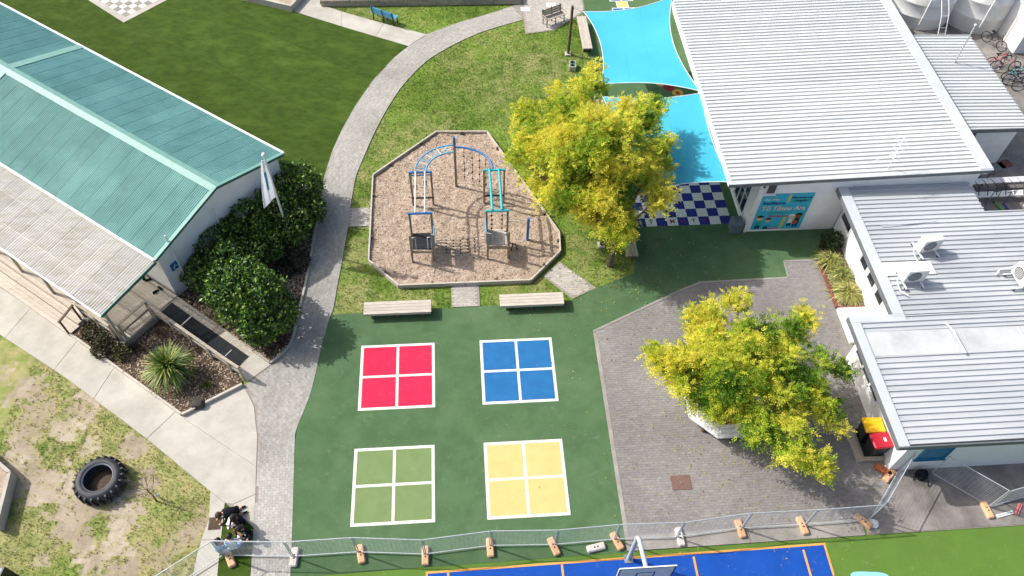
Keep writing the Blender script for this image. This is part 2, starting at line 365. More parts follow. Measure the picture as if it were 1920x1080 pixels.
def blobs(x, y, L_, seed):
    w = np.zeros_like(x); d = (fbm(x, y, .9, seed)-.5)*1.5+(fbm(x, y, 4.5, seed+5, 5)-.5)*1.3
    for (bx, by, _), r, k in L_:
        q = np.hypot(x-bx, y-by)/r+d*1.15
        w = np.maximum(w, k*np.clip(1.35-q, 0, 1))
    return w
C = lambda h: np.array(lin(h)[:3])
def lawn_tint(x, y):
    n = np.clip((fbm(x, y, .6, 3)-.3)*2.2, 0, 1)[:, None]; n2 = np.clip((fbm(x, y, 2.6, 8)-.28)*2.1, 0, 1)[:, None]
    g = C('#5a772d')*(1-n)+C('#7a963f')*n; g = g*(1-.4*n2)+C('#8c9c4c')*.4*n2
    s = blobs(x, y, STRAW, 11)[:, None]; s = np.clip(s*.95*(.25+.85*n2)+np.clip((-7.5-x)/3, 0, 1)[:, None]*np.clip((21-y)/2, 0, 1)[:, None]*(.15+.5*n2), 0, 1)
    c = g*(1-s)+C('#aca673')*s
    w = blobs(x, y, DIRT, 21)[:, None]; edge = np.clip((w-.12)*2.4, 0, 1); core = np.clip((w-.38)*4, 0, 1)*np.clip((fbm(x, y, 5.0, 41)[:, None]-.26)*5, .6, 1)
    c = c*(1-.75*edge)+C('#a39c6a')*.75*edge; m = np.clip((fbm(x, y, 1.3, 31)-.3)*2, 0, 1)[:, None]
    c = c*(1-core)+(C('#bfb4a0')*m+C('#a19480')*(1-m))*core
    return np.clip(c, 0, 1), core[:, 0]
# one sheet to the horizon: fine grid under the yard, coarse ring outside
xs = np.r_[-900, -200, -60, -36, np.arange(-28, 30, .16), 36, 60, 200, 900]; ys = np.r_[-900, -200, -30, 0, np.arange(4, 48, .16), 60, 120, 300, 1200]
XX, YY = np.meshgrid(xs, ys); nx, ny = len(xs), len(ys)
_, wr = lawn_tint(XX.ravel(), YY.ravel())
ZZ = (fbm(XX.ravel(), YY.ravel(), 2.0, 4)-.5)*.02-.012-.012*wr
V = np.c_[XX.ravel(), YY.ravel(), ZZ]
I = (np.arange(ny-1)[:, None]*nx+np.arange(nx-1)[None]).ravel(); F = np.c_[I, I+1, I+1+nx, I+nx]
cx = V[F].mean(1); tint, _ = lawn_tint(cx[:, 0], cx[:, 1])
ground = np_mesh('ground', V, F, 'lawn', smooth=True, color=tint); ground['kind'] = 'structure'

OVER = []
def sheet(name, poly, z, m, parent=None, th=.03):
    OVER.append([p[:2] for p in poly]); return flat(name, poly, z, m, parent, th=th)
def inset(poly, d):
    c = np.mean([p[:2] for p in poly], 0); out = []
    for p in poly:
        v = c-np.array(p[:2]); out.append(tuple(np.array(p[:2])+v/np.linalg.norm(v)*d))
    return out

# ---- brick paving: every brick a box, joined per path
def brick_field(name, items, parent, cols, z0, z1, sz=(.197, .098), clip=None):
    A = np.array(items); hx, hy = sz[0]/2, sz[1]/2
    if clip is not None:
        ok = np.ones(len(A), bool)
        for e in (-1, 1):
            for f in (-1, 1): ok &= inpoly(A[:, 0]+e*hx*np.cos(A[:, 2])-f*hy*np.sin(A[:, 2]), A[:, 1]+e*hx*np.sin(A[:, 2])+f*hy*np.cos(A[:, 2]), clip)
        A = A[ok]
    n = len(A)
    q = np.array([(-hx, -hy), (hx, -hy), (hx, hy), (-hx, hy)]); ct, st = np.cos(A[:, 2]), np.sin(A[:, 2])
    X = A[:, 0:1]+q[None, :, 0]*ct[:, None]-q[None, :, 1]*st[:, None]; Y = A[:, 1:2]+q[None, :, 0]*st[:, None]+q[None, :, 1]*ct[:, None]
    zz = z1+rng.uniform(-.0015, .001, n)
    V = np.concatenate([np.stack([X, Y, np.full_like(X, z0)], -1), np.stack([X, Y, np.repeat(zz[:, None], 4, 1)], -1)], 1).reshape(-1, 3)
    f = np.array([(4, 5, 6, 7), (0, 1, 5, 4), (1, 2, 6, 5), (2, 3, 7, 6), (3, 0, 4, 7)])
    F = (np.arange(n)[:, None, None]*8+f[None]).reshape(-1, 4)
    pal = np.array([C(c) for c in cols]); k = rng.integers(0, len(pal), n); br = (fbm(A[:, 0], A[:, 1], .5, 2)-.5)*.5+1+rng.uniform(-.04, .04, n)
    o = np_mesh(name, V, F, 'brick_path', parent, color=np.repeat(np.clip(pal[k]*br[:, None], 0, 1), 5, axis=0)); o['kind'] = 'stuff'
    return o
def along(edge, poly, width, side, step=.203, bw=.103):
    items = []; E = np.array(edge); 
    for j in range(int(width/bw)+1):
        d = .055+j*bw; T = np.gradient(E, axis=0); T /= np.linalg.norm(T, axis=1)[:, None]; Nn = np.c_[-T[:, 1], T[:, 0]]*side
        O = E+Nn*d; L_ = np.r_[0, np.cumsum(np.hypot(*np.diff(O, axis=0).T))]
        s = np.arange((j % 2)*step/2+.1, L_[-1], step); x = np.interp(s, L_, O[:, 0]); y = np.interp(s, L_, O[:, 1])
        tx = np.interp(s, L_, T[:, 0]); ty = np.interp(s, L_, T[:, 1])
        ok = inpoly(x, y, poly)
        for a, b, c, d_ in zip(x[ok], y[ok], tx[ok], ty[ok]): items.append((a, b, math.atan2(d_, c)))
    return items
PATH_R = [(-7.088, 7.489, 0), (-7.157, 8.015, 0), (-7.393, 9.480, 0), (-7.725, 11.450, 0), (-7.977, 12.933, 0), (-8.013, 13.532, 0), (-7.793, 14.883, 0), (-7.739, 15.976, 0), (-7.726, 17.244, 0), (-7.646, 18.578, 0), (-7.559, 19.132, 0), (-7.586, 20.266, 0), (-7.591, 21.447, 0), (-7.619, 22.364, 0), (-7.649, 23.634, 0), (-7.730, 24.957, 0), (-7.761, 25.989, 0), (-7.768, 27.058, 0), (-7.618, 28.172, 0), (-7.410, 29.524, 0), (-7.139, 30.937, 0), (-6.714, 32.633, 0), (-6.184, 34.196, 0), (-5.214, 36.092, 0), (-4.131, 37.358, 0), (-2.994, 38.418, 0), (-1.812, 39.253, 0), (0.079, 40.308, 0)]
PATH_L = [(-0.118, 41.958, 0), (-1.886, 40.814, 0), (-3.704, 39.801, 0), (-5.451, 38.563, 0), (-6.359, 37.364, 0), (-7.021, 36.359, 0), (-7.930, 34.315, 0), (-8.606, 32.097, 0), (-9.004, 30.225, 0), (-9.229, 28.651, 0), (-9.309, 26.974, 0), (-9.276, 25.908, 0), (-9.190, 24.711, 0), (-9.098, 23.237, 0), (-9.005, 21.680, 0), (-8.963, 20.199, 0), (-8.983, 18.515, 0), (-8.973, 17.447, 0), (-9.234, 16.789, 0), (-9.638, 16.340, 0), (-10.464, 15.268, 0), (-10.062, 14.712, 0), (-9.837, 14.370, 0), (-9.426, 13.092, 0), (-8.979, 10.847, 0), (-8.752, 9.426, 0), (-8.425, 7.438, 0)]
er = smooth_line(PATH_R, 5); path_poly = er+[p[:2] for p in PATH_L]
path = sheet('brick_path', path_poly, .014, 'brick_bed')
brick_field('bricks', along(er, path_poly, 6.0, 1), path, ['#aaa8a1', '#afada6', '#a5a39c', '#b1aea7', '#a8a69e'], .0, .026, clip=path_poly)
# small brick links into the play pit, and the forecourt by the sails
def grid_bricks(poly, ang, step=.203, bw=.103):
    c, s = math.cos(ang), math.sin(ang); Q = np.array([p[:2] for p in poly]); a = Q[:, 0]*c+Q[:, 1]*s; b = -Q[:, 0]*s+Q[:, 1]*c; it = []
    for j, bb in enumerate(np.arange(b.min()+.05, b.max(), bw)):
        aa = np.arange(a.min()+(j % 2)*step/2, a.max(), step); x = aa*c-bb*s; y = aa*s+bb*c; ok = inpoly(x, y, poly)
        it += [(p, q, ang) for p, q in zip(x[ok], y[ok])]
    return it
for nm, pl in (('brick_link', [GR(-5.36, 25.57), GR(-4.28, 25.57), GR(-4.28, 24.42), GR(-5.3, 24.42)]), ('brick_link', [GR(-.63, 19.63), GR(.58, 19.63), GR(.58, 20.76), GR(-.63, 20.76)]), ('brick_link', [(2.627, 20.153, 0), (3.689, 20.811, 0), (2.059, 22.229, 0), (1.347, 21.347, 0)]),
               ('forecourt', [(-0.118, 41.958, 0), (-0.867, 43.358, 0), (3.663, 43.664, 0), (3.704, 41.341, 0), (2.581, 40.156, 0), (1.893, 39.388, 0), (0.201, 38.924, 0), (0.079, 40.308, 0)])):
    o = sheet(nm, pl, .014, 'brick_bed'); brick_field('bricks', grid_bricks(pl, GA if nm != 'brick_link' or pl[0][0] < 4 else R(-47)), o, ['#b8b2aa', '#beb8b0', '#b2aca4'], .0, .024, clip=pl)

# ---- artificial turf in rolls, paler seams between
TURF = [(-35.280, 42.150, 0), (-31.511, 42.408, 0), (-17.626, 43.361, 0), (-16.108, 41.004, 0), (-13.487, 40.213, 0), (-6.359, 37.364, 0), (-7.021, 36.359, 0), (-7.930, 34.315, 0), (-8.606, 32.097, 0), (-9.004, 30.225, 0), (-9.229, 28.651, 0), (-9.309, 26.974, 0), (-9.264, 25.839, 0), (-10.072, 24.497, 0), (-14.486, 19.932, 0), (-18.440, 22.761, 0), (-28.527, 27.766, 0)]
turf = sheet('artificial_turf', TURF, .006, 'seam')
tp = np.array([p[:2] for p in TURF]); d0 = np.array([math.cos(LA), math.sin(LA)]); n0 = np.array([math.cos(LBR), math.sin(LBR)])
def clip_half(poly, n, c, keep):
    out = []
    for i in range(len(poly)):
        a, b = np.array(poly[i]), np.array(poly[(i+1) % len(poly)]); da, db = (a@n-c)*keep, (b@n-c)*keep
        if da >= 0: out.append(tuple(a))
        if (da >= 0) != (db >= 0): out.append(tuple(a+(b-a)*da/(da-db)))
    return out
bmin, bmax = (tp@n0).min(), (tp@n0).max(); b = bmin+1.3
while b < bmax:
    q = clip_half(clip_half([tuple(p) for p in tp], n0, b+.02, 1), n0, b+3.7-.02, -1)
    if len(q) > 2: MB().prism(q, .004, .018).build('turf_roll', 'turf', turf)
    b += 3.7
# little wedge of turf by the drain
sheet('turf_wedge', [(-10.011, 10.485, 0), (-9.371, 10.057, 0), (-8.777, 9.616, 0), (-8.728, 9.238, 0), (-8.442, 7.438, 0), (-9.545, 7.396, 0), (-9.815, 9.177, 0)], .016, 'turf')

# ---- chessboard slab set in the turf
c0 = np.array((-22.876, 39.023, 0)); e1 = np.array((-23.198, 39.262, 0))-c0; e2 = np.array((-22.651, 39.318, 0))-c0
k0 = np.array((-22.901, 38.507, 0)); K = lambda i, j: tuple(c0+e1*i+e2*j)
f1 = e1/np.linalg.norm(e1); f2 = e2/np.linalg.norm(e2); bw_ = np.linalg.norm(k0-c0)/math.sqrt(2)
cb = flat('chessboard_slab', [tuple(c0-f1*bw_-f2*bw_)[:2], tuple(c0+e1*8+f1*bw_-f2*bw_)[:2], tuple(c0+e1*8+e2*8+f1*bw_+f2*bw_)[:2], tuple(c0+e2*8-f1*bw_+f2*bw_)[:2]], .034, 'concrete', th=.03)
for i in range(8):
    for j in range(8):
        q = [K(i+.03, j+.03), K(i+.97, j+.03), K(i+.97, j+.97), K(i+.03, j+.97)]
        MB().prism(q, .034, .040).build('tile', 'paint_white' if (i+j) % 2 else 'concrete_grey', cb)

# ---- concrete paths, slab by slab
cp = sheet('concrete_path', [(-23.785, 20.647, 0), (-21.957, 19.627, 0), (-18.032, 17.291, 0), (-12.471, 13.840, 0), (-10.464, 15.268, 0), (-10.062, 14.712, 0), (-9.837, 14.370, 0), (-9.426, 13.092, 0), (-8.979, 10.847, 0), (-8.777, 9.616, 0), (-9.371, 10.057, 0), (-10.011, 10.485, 0), (-9.815, 9.177, 0), (-9.545, 7.396, 0), (-10.415, 7.364, 0), (-10.506, 8.629, 0), (-10.423, 9.860, 0), (-10.632, 10.882, 0), (-13.563, 12.851, 0), (-17.411, 15.250, 0), (-20.939, 17.209, 0), (-22.694, 18.196, 0)], .012, 'brick_bed')
for q in ([(-23.785, 20.647, 0), (-21.957, 19.627, 0), (-20.215, 18.587, 0), (-20.660, 17.065, 0), (-22.694, 18.196, 0)], [(-20.215, 18.587, 0), (-18.032, 17.291, 0), (-17.689, 17.072, 0), (-18.115, 15.659, 0), (-20.660, 17.065, 0)], [(-17.689, 17.072, 0), (-15.785, 15.888, 0), (-16.116, 14.447, 0), (-17.411, 15.250, 0), (-18.115, 15.659, 0)], [(-15.785, 15.888, 0), (-12.794, 14.033, 0), (-13.543, 12.852, 0), (-16.116, 14.447, 0)],
          [(-12.794, 14.033, 0), (-12.471, 13.840, 0), (-12.232, 13.645, 0), (-9.195, 11.891, 0), (-8.979, 10.847, 0), (-9.711, 10.437, 0), (-10.011, 10.485, 0), (-10.632, 10.882, 0), (-13.543, 12.852, 0)], [(-12.471, 13.840, 0), (-10.464, 15.268, 0), (-10.062, 14.712, 0), (-9.837, 14.370, 0), (-9.426, 13.092, 0), (-9.195, 11.891, 0), (-12.232, 13.645, 0)],
          [(-10.632, 10.882, 0), (-10.011, 10.485, 0), (-9.815, 9.177, 0), (-10.267, 9.121, 0), (-10.488, 9.113, 0), (-10.423, 9.860, 0)], [(-9.815, 9.177, 0), (-9.545, 7.396, 0), (-10.415, 7.364, 0), (-10.506, 8.629, 0), (-10.488, 9.113, 0)], [(-9.711, 10.437, 0), (-8.979, 10.847, 0), (-8.777, 9.616, 0), (-9.371, 10.057, 0)]):
    MB().prism(inset(q, .012), .0, .03).build('slab', 'concrete', cp)
cp2 = sheet('concrete_path', [(-13.395, 40.219, 0), (-13.417, 42.791, 0), (-12.268, 42.869, 0), (-12.002, 41.006, 0), (-10.641, 40.400, 0), (-8.002, 39.368, 0), (-5.446, 38.513, 0), (-6.359, 37.364, 0), (-10.409, 38.956, 0)], .012, 'brick_bed')
for q in ([(-13.395, 40.219, 0), (-13.417, 42.791, 0), (-12.268, 42.869, 0), (-12.002, 41.006, 0), (-10.641, 40.400, 0), (-10.409, 38.956, 0)], [(-10.641, 40.400, 0), (-8.002, 39.368, 0), (-8.329, 38.129, 0), (-10.409, 38.956, 0)], [(-8.002, 39.368, 0), (-5.446, 38.513, 0), (-6.359, 37.364, 0), (-8.329, 38.129, 0)]):
    MB().prism(inset(q, .012), .0, .03).build('slab', 'concrete', cp2)

# ---- green rubber court, painted four-square courts
COURT = [(-7.018, 7.318, 0), (-7.393, 9.480, 0), (-7.725, 11.450, 0), (-7.977, 12.933, 0), (-8.013, 13.532, 0), (-7.793, 14.883, 0), (-7.739, 15.976, 0), (-7.726, 17.244, 0), (-7.642, 18.551, 0), (-7.553, 18.828, 0), GR(-5.3, 19.50), GR(4.5, 19.68), (3.689, 20.811, 0), (5.430, 21.727, 0), (5.413, 22.612, 0), GR(7.5, 36), GR(7.7, 60), GR(13.05, 60), GR(13.05, 23.3), GR(17.4, 23.3), GR(17.4, 21.43), (13.737, 22.871, 0), (12.260, 22.736, 0), (12.284, 21.792, 0), (8.308, 21.330, 0), (7.487, 20.907, 0), (3.478, 18.501, 0), GR(5.27, 8.8), GR(-6.2, 8.62)]
court = sheet('court_surface', COURT, .016, 'court_green')
S2 = 1.5
for u, v, m, cn in ((-2.88, 16.36, 'paint_red', 'red'), (1.98, 16.37, 'paint_blue', 'blue'), (-2.92, 11.76, 'paint_lime', 'lime green'), (1.94, 11.74, 'paint_cream', 'pale yellow')):
    fc = MB().prism([GR(u-S2, v-S2), GR(u+S2, v-S2), GR(u+S2, v+S2), GR(u-S2, v+S2)], .0165, .0205).build('painted_court', 'paint_white', kind='structure')
    fc['label'] = cn+' four square court with white lines painted on the green surface'
    for du in (-.72, .72):
        for dv in (-.72, .72):
            h = .665; MB().prism([GR(u+du-h, v+dv-h), GR(u+du+h, v+dv-h), GR(u+du+h, v+dv+h), GR(u+du-h, v+dv+h)], .0205, .0245).build('panel', m, fc)
# bright green sports court with blue playing area and orange lines
BRIGHT = [GR(-7, 8.60), GR(5.2, 8.79), GR(12.4, 8.86), GR(40, 9.0), GR(40, -12), GR(-7, -12)]
sc = sheet('sports_court', BRIGHT, .022, 'court_bright')
MB().prism([GR(-1.72, 8.5), GR(12.31, 8.67), GR(12.28, -6), GR(-1.75, -6)], .022, .026).build('playing_area', 'paint_court_blue', sc)
def gline(a, b, w, z, m, par, nm='line'):
    a = Vector(a); b = Vector(b); d = (b-a).normalized(); n = Vector((-d.y, d.x, 0))*w/2
    return MB().prism([a-n, b-n, b+n, a+n], z-.004, z).build(nm, m, par)
gline(GR(-1.76, 8.5), GR(12.35, 8.67), .075, .030, 'paint_orange', sc); gline(GR(12.31, 8.62), GR(12.28, -6), .075, .034, 'paint_orange', sc); gline(GR(-1.72, 8.46), GR(-1.75, -6), .075, .034, 'paint_orange', sc)
for u in (-.99, 2.94, 7.57, 11.5): gline(GR(u, 8.5), GR(u+.02, -6), .075, .0342, 'paint_orange', sc)
pts = []
pc = Vector((12.762, 8.627, 0))
MB().prism([(pc.x+math.cos(a)*abs(math.cos(a))**-.5*.75*.9, pc.y+math.sin(a)*abs(math.sin(a))**-.5*.28) for a in [2*math.pi*(k+.5)/28 for k in range(28)]], .0225, .0265).build('painted_badge', 'paint_cyan', sc)

# ---- grey paver yard on the right, with bricks
PAV = [(3.478, 18.501, 0), (7.487, 20.907, 0), (8.308, 21.330, 0), (12.284, 21.792, 0), (12.260, 22.736, 0), (13.737, 22.871, 0), GR(15.95, 18.7), GR(15.9, 17.0), GR(16.9, 17.0), GR(16.9, 10.6), GR(15.2, 9.55), GR(5.27, 9.35)]
pav = sheet('paved_yard', PAV, .016, 'paver_bed')
brick_field('bricks', grid_bricks(PAV, GA), pav, ['#8f8b89', '#928e8b', '#8c8886', '#908c88', '#8e8a87', '#95918d'], .0, .022, clip=PAV)
# thin concrete edging along the green court
eg = [PAV[0], PAV[1], PAV[2], PAV[3], PAV[4], PAV[5]]
ed_ = bpy.data.objects.new('court_edging', None); col.objects.link(ed_); ed_.location = eg[0]; ORG[ed_.name] = tuple(eg[0]); ed_['kind'] = 'structure'
for a, b_ in zip(eg[:-1], eg[1:]): MB().beam((a[0], a[1], .02), (b_[0], b_[1], .02), .10, .024).build('edging_piece', 'concrete_grey', ed_)
# pale edging strip between pavers and courts
for q in ([GR(5.27, 18.0), GR(5.42, 18.0), GR(5.42, 9.36), GR(5.27, 9.36)], [GR(5.27, 9.345), GR(5.27, 8.83), GR(9.7, 8.86), GR(9.7, 9.43)], [GR(9.72, 9.43), GR(9.72, 8.86), GR(13.9, 8.89), GR(13.9, 9.5)]):
    sheet('concrete_edging', q, .030, 'concrete_grey')
# stained concrete slabs outside the block's end wall
cs = sheet('concrete_apron', [GR(14.0, 9.52), GR(14.0, 8.9), GR(30, 8.95), GR(30, 11.6), GR(15.6, 11.6), GR(15.6, 10.4), GR(15.2, 9.56)], .014, 'brick_bed')
for q in ([GR(14.02, 9.5), GR(14.02, 8.92), GR(16.55, 8.93), GR(16.25, 11.3), GR(15.6, 11.3), GR(15.6, 10.4), GR(15.2, 9.54)], [GR(16.57, 8.93), GR(19.3, 8.94), GR(19.25, 11.3), GR(16.27, 11.3)], [GR(19.32, 8.94), GR(24, 8.95), GR(24, 11.3), GR(19.27, 11.3)]):
    MB().prism(inset(q, .008), .0, .028).build('slab', 'concrete_dark', cs)
# bike yard behind the buildings
sheet('bike_yard', [GR(22.4, 60), GR(45, 60), GR(45, 19.0), GR(22.4, 19.0)], .010, 'concrete_dark')
# access cover and drain
mh = MB().box((*GR(7.66, 11.23)[:2], .034), (.72, .56, .02), GA).build('access_cover', 'rust'); MB().box((*GR(7.66, 11.23)[:2], .046), (.07, .07, .012), GA).build('handle', 'galv', mh)
tag(mh, 'rusty square access cover let into the grey pavers', 'manhole cover')
dr = thing('drain_grate', 'brown slatted drain grate in the concrete beside the lawn', 'drain', (-10.177, 9.715, 0))
dc = Vector((-10.177, 9.715, 0)); dx = Vector((-9.958, 9.743, 0))-dc; dx.normalize(); da = math.atan2(dx.y, dx.x)
MB().box((dc.x, dc.y, .037), (.42, .46, .014), da).build('frame', 'drain', dr)
for k in range(9): MB().box((dc.x+math.cos(da)*(-.17+k*.0425), dc.y+math.sin(da)*(-.17+k*.0425), .05), (.02, .40, .014), da).build('bar', 'timber_dark', dr)

# ---- chequered square with letters, hopscotch, number discs (paint on the court)
ck = bpy.data.objects.new('painted_chequerboard', None); col.objects.link(ck); ck.location = GR(9.5, 25.2, .02); ORG[ck.name] = tuple(ck.location); ck['kind'] = 'structure'
sq = .5063; letters = {2: ('T', 'poster_black'), 4: ('M', 'paint_maroon'), 5: ('A', 'paint_maroon'), 6: ('T', 'poster_black'), 7: ('A', 'paint_maroon'), 3: ('I', 'paint_maroon')}
for i in range(9):
    for j in range(9):
        u, v = 8.013+i*sq, 23.78+j*sq
        o = MB().prism([GR(u, v), GR(u+sq, v), GR(u+sq, v+sq), GR(u, v+sq)], .0165, .0205).build('square', 'paint_white' if (i+j) % 2 else 'paint_navy', ck)
        if j == 0 and i-0 in (1, 3, 4, 5, 6):
            ch, m = {1: ('T', 'poster_black'), 3: ('M', 'paint_maroon'), 4: ('A', 'paint_maroon'), 5: ('T', 'poster_black'), 6: ('A', 'paint_maroon')}[i]
            l = put(text_mesh(ch, .3), 'letter', m, o); p = GR(u+sq/2, v+sq/2, .0235); l.location = tuple(a-b for a, b in zip(p, ck.location)); l.rotation_euler = (0, 0, GA)
hs = bpy.data.objects.new('painted_hopscotch', None); col.objects.link(hs); hs.location = GR(10, 41, .02); ORG[hs.name] = tuple(hs.location); hs['kind'] = 'structure'
for u, v, w, m in ((9.72, 40.75, .62, 'paint_blue'), (10.42, 40.75, .62, 'paint_blue'), (10.05, 41.45, .62, 'paint_cream'), (9.7, 42.1, .62, 'paint_blue'), (10.4, 42.1, .62, 'paint_blue'), (10.05, 40.05, .62, 'paint_cream')):
    o = MB().prism([GR(u-.36, v-.34), GR(u+.36, v-.34), GR(u+.36, v+.34), GR(u-.36, v+.34)], .0165, .0205).build('square', 'paint_white', hs)
    MB().prism([GR(u-.30, v-.28), GR(u+.30, v-.28), GR(u+.30, v+.28), GR(u-.30, v+.28)], .0206, .0245).build('panel', m, o)
nb = bpy.data.objects.new('painted_number_trail', None); col.objects.link(nb); nb.location = GR(11.4, 33.5, .02); ORG[nb.name] = tuple(nb.location); nb['kind'] = 'structure'
for u, v, t, m in ((11.05, 34.1, '8', 'paint_orange'), (11.43, 33.68, '7', 'paint_maroon'), (11.83, 33.2, '6', 'paint_orange')):
    o = MB().disc(GR(u, v, .0165), .31, 24, 0, .004).build('disc', m, nb); l = put(text_mesh(t, .4), 'number', 'poster_black', o); p = GR(u, v, .0235); l.location = tuple(a-b for a, b in zip(p, nb.location)); l.rotation_euler = (0, 0, GA)
for x in ((0.151, 41.323, 0), (1.673, 41.858, 0)):
    MB().box((x[0], x[1], .0285), (.55, .42, .006), GA).build('painted_marker', 'paint_white', kind='structure')

# ---- play pit: bark, chips, timber edging
PIT = [(-4.26, 27.54), (-1.19, 30.48), (1.39, 30.38), (4.38, 23.49), (4.31, 22.38), (2.85, 20.79), (-2.9, 20.78), (-4.25, 22.24)]
pit_poly = [GR(u, v) for u, v in PIT]; OVER.append([p[:2] for p in pit_poly])
bx = np.arange(-4.4, 4.5, .09); by = np.arange(20.6, 30.6, .09); UU, VV = np.meshgrid(bx, by); u_, v_ = UU.ravel(), VV.ravel()
gx = GU[0]*u_+GV[0]*v_; gy = GU[1]*u_+GV[1]*v_; hz = .10+(fbm(gx, gy, 1.1, 5)-.5)*.12+(fbm(gx, gy, 5.5, 9, 3)-.5)*.07
I = (np.arange(len(by)-1)[:, None]*len(bx)+np.arange(len(bx)-1)[None]).ravel(); F = np.c_[I, I+1, I+1+len(bx), I+len(bx)]
V = np.c_[gx, gy, hz]; ctr = V[F].mean(1); F = F[inpoly(ctr[:, 0], ctr[:, 1], pit_poly)]
bark = np_mesh('bark_bed', V, F, 'bark', smooth=True); bark['kind'] = 'structure'
n = 15000; cu = rng.uniform(-4.3, 4.4, n); cv = rng.uniform(20.7, 30.5, n); x = GU[0]*cu+GV[0]*cv; y = GU[1]*cu+GV[1]*cv; ok = inpoly(x, y, pit_poly); x, y = x[ok], y[ok]; n = len(x)
z = .10+(fbm(x, y, 1.1, 5)-.5)*.12+(fbm(x, y, 5.5, 9, 3)-.5)*.07+.008
an = rng.uniform(0, 6.28, n); ln = rng.uniform(.02, .055, n); wd = rng.uniform(.008, .02, n); tl = rng.uniform(-.02, .02, (n, 4))
ca, sa = np.cos(an), np.sin(an); Q = []
for i_, (a, b_) in enumerate(((-1, -1), (1, -1), (1, 1), (-1, 1))): Q.append(np.c_[x+a*ln*ca-b_*wd*sa, y+a*ln*sa+b_*wd*ca, z+tl[:, i_]*.8])
V = np.stack(Q, 1).reshape(-1, 3); F = np.arange(4*n).reshape(-1, 4); pal = np.array([C(c) for c in ('#c6b29e', '#a8927d', '#917b66', '#d2c2b0', '#b39d88')])
ch = np_mesh('bark_chips', V, F, 'chip', bark, color=pal[rng.integers(0, 5, n)]); ch['kind'] = 'stuff'
edge = thing('timber_edging', 'pale timber board edging around the bark play pit', 'edging', GR(0, 25, 0))
for i in range(8):
    a, b_ = PIT[i], PIT[(i+1) % 8]; L_ = math.hypot(b_[0]-a[0], b_[1]-a[1]); k = max(1, round(L_/2.6))
    for j in range(k):
        p, q = lerp(a, b_, j/k+.003), lerp(a, b_, (j+1)/k-.003); MB().beam(GR(*p, .11), GR(*q, .11), .07, .24).build('board', 'timber_pale', edge)
        r_ = lerp(a, b_, (j+.5)/k); cc = (.05, 25.3); d = math.hypot(cc[0]-r_[0], cc[1]-r_[1]); r_ = (r_[0]+(cc[0]-r_[0])/d*.09, r_[1]+(cc[1]-r_[1])/d*.09)
        MB().box((*GR(*r_)[:2], .12), (.09, .09, .26), GA).build('peg', 'timber_dark', edge)

# ---- garden beds with edging and mulch
def bed(name, poly, m, z=.05):
    OVER.append([p[:2] for p in poly]); Q = np.array([p[:2] for p in poly]); s = .12
    gx, gy = np.meshgrid(np.arange(Q[:, 0].min()-s, Q[:, 0].max()+s, s), np.arange(Q[:, 1].min()-s, Q[:, 1].max()+s, s)); w = gx.shape[1]; V = np.c_[gx.ravel(), gy.ravel(), z+(fbm(gx.ravel(), gy.ravel(), 2, 6)-.5)*.10]
    I = (np.arange(gx.shape[0]-1)[:, None]*w+np.arange(w-1)[None]).ravel(); F = np.c_[I, I+1, I+1+w, I+w]; c = V[F].mean(1); F = F[inpoly(c[:, 0], c[:, 1], poly)]
    o = np_mesh(name, V, F, m, smooth=True); o['kind'] = 'structure'
    n = int(len(F)*s*s*260); x = rng.uniform(Q[:, 0].min(), Q[:, 0].max(), n*2); y = rng.uniform(Q[:, 1].min(), Q[:, 1].max(), n*2); ok = inpoly(x, y, poly); x, y = x[ok], y[ok]; n = len(x)
    z_ = z+(fbm(x, y, 2, 6)-.5)*.10+.012; an = rng.uniform(0, 6.28, n); ln = rng.uniform(.015, .06, n); wd = rng.uniform(.008, .025, n); ca, sa = np.cos(an), np.sin(an)
    V = np.stack([np.c_[x+a*ln*ca-b_*wd*sa, y+a*ln*sa+b_*wd*ca, z_+rng.uniform(-.01, .015, n)] for a, b_ in ((-1, -1), (1, -1), (1, 1), (-1, 1))], 1).reshape(-1, 3)
    pal = np.array([C(c) for c in ('#95826c', '#6a5645', '#b0a08a', '#54443a', '#c6baa4')]); h = np_mesh('mulch_chips', V, np.arange(4*n).reshape(-1, 4), 'chip', o, color=pal[rng.integers(0, 5, n)]); h['kind'] = 'stuff'
    return o
bed('garden_bed', [(-17.998, 17.319, 0), (-17.834, 18.153, 0), (-15.783, 16.926, 0), (-14.958, 18.452, 0), (-14.453, 18.258, 0), (-10.854, 15.837, 0), (-10.549, 15.361, 0), (-12.503, 13.954, 0)], 'mulch')
bed('hedge_bed', [(-14.447, 19.477, 0), (-10.339, 16.867, 0), (-9.648, 16.390, 0), (-9.288, 16.838, 0), (-9.027, 17.497, 0), (-9.027, 18.513, 0), (-9.009, 20.197, 0), (-9.052, 21.677, 0), (-9.146, 23.235, 0), (-9.239, 24.709, 0), (-9.314, 25.836, 0), (-11.229, 26.870, 0), (-15.050, 21.079, 0)], 'mulch')
bed('flax_bed', [GR(15.98, 21.4), GR(16.02, 18.78), GR(17.3, 18.78), GR(17.3, 22.4), GR(16.4, 22.4)], 'mulch')
def kerb(label, pts, m, w=.09, h=.14, nm='garden_kerb', part='kerb_piece', step=1.6):
    t = thing(nm, label, 'kerb', (*pts[0][:2], 0))
    for a, b_ in zip(pts[:-1], pts[1:]):
        k = max(1, round(math.dist(a[:2], b_[:2])/step))
        for j in range(k):
            p, q = lerp(a, b_, j/k), lerp(a, b_, (j+1)/k-.006); MB().beam((p[0], p[1], h/2), (q[0], q[1], h/2), w, h).build(part, m, t)
kerb('pale timber kerb along the garden of the spiky plant', [(-18.041, 17.317, 0), (-12.478, 13.863, 0), (-10.491, 15.291, 0)], 'timber_pale', h=.18)
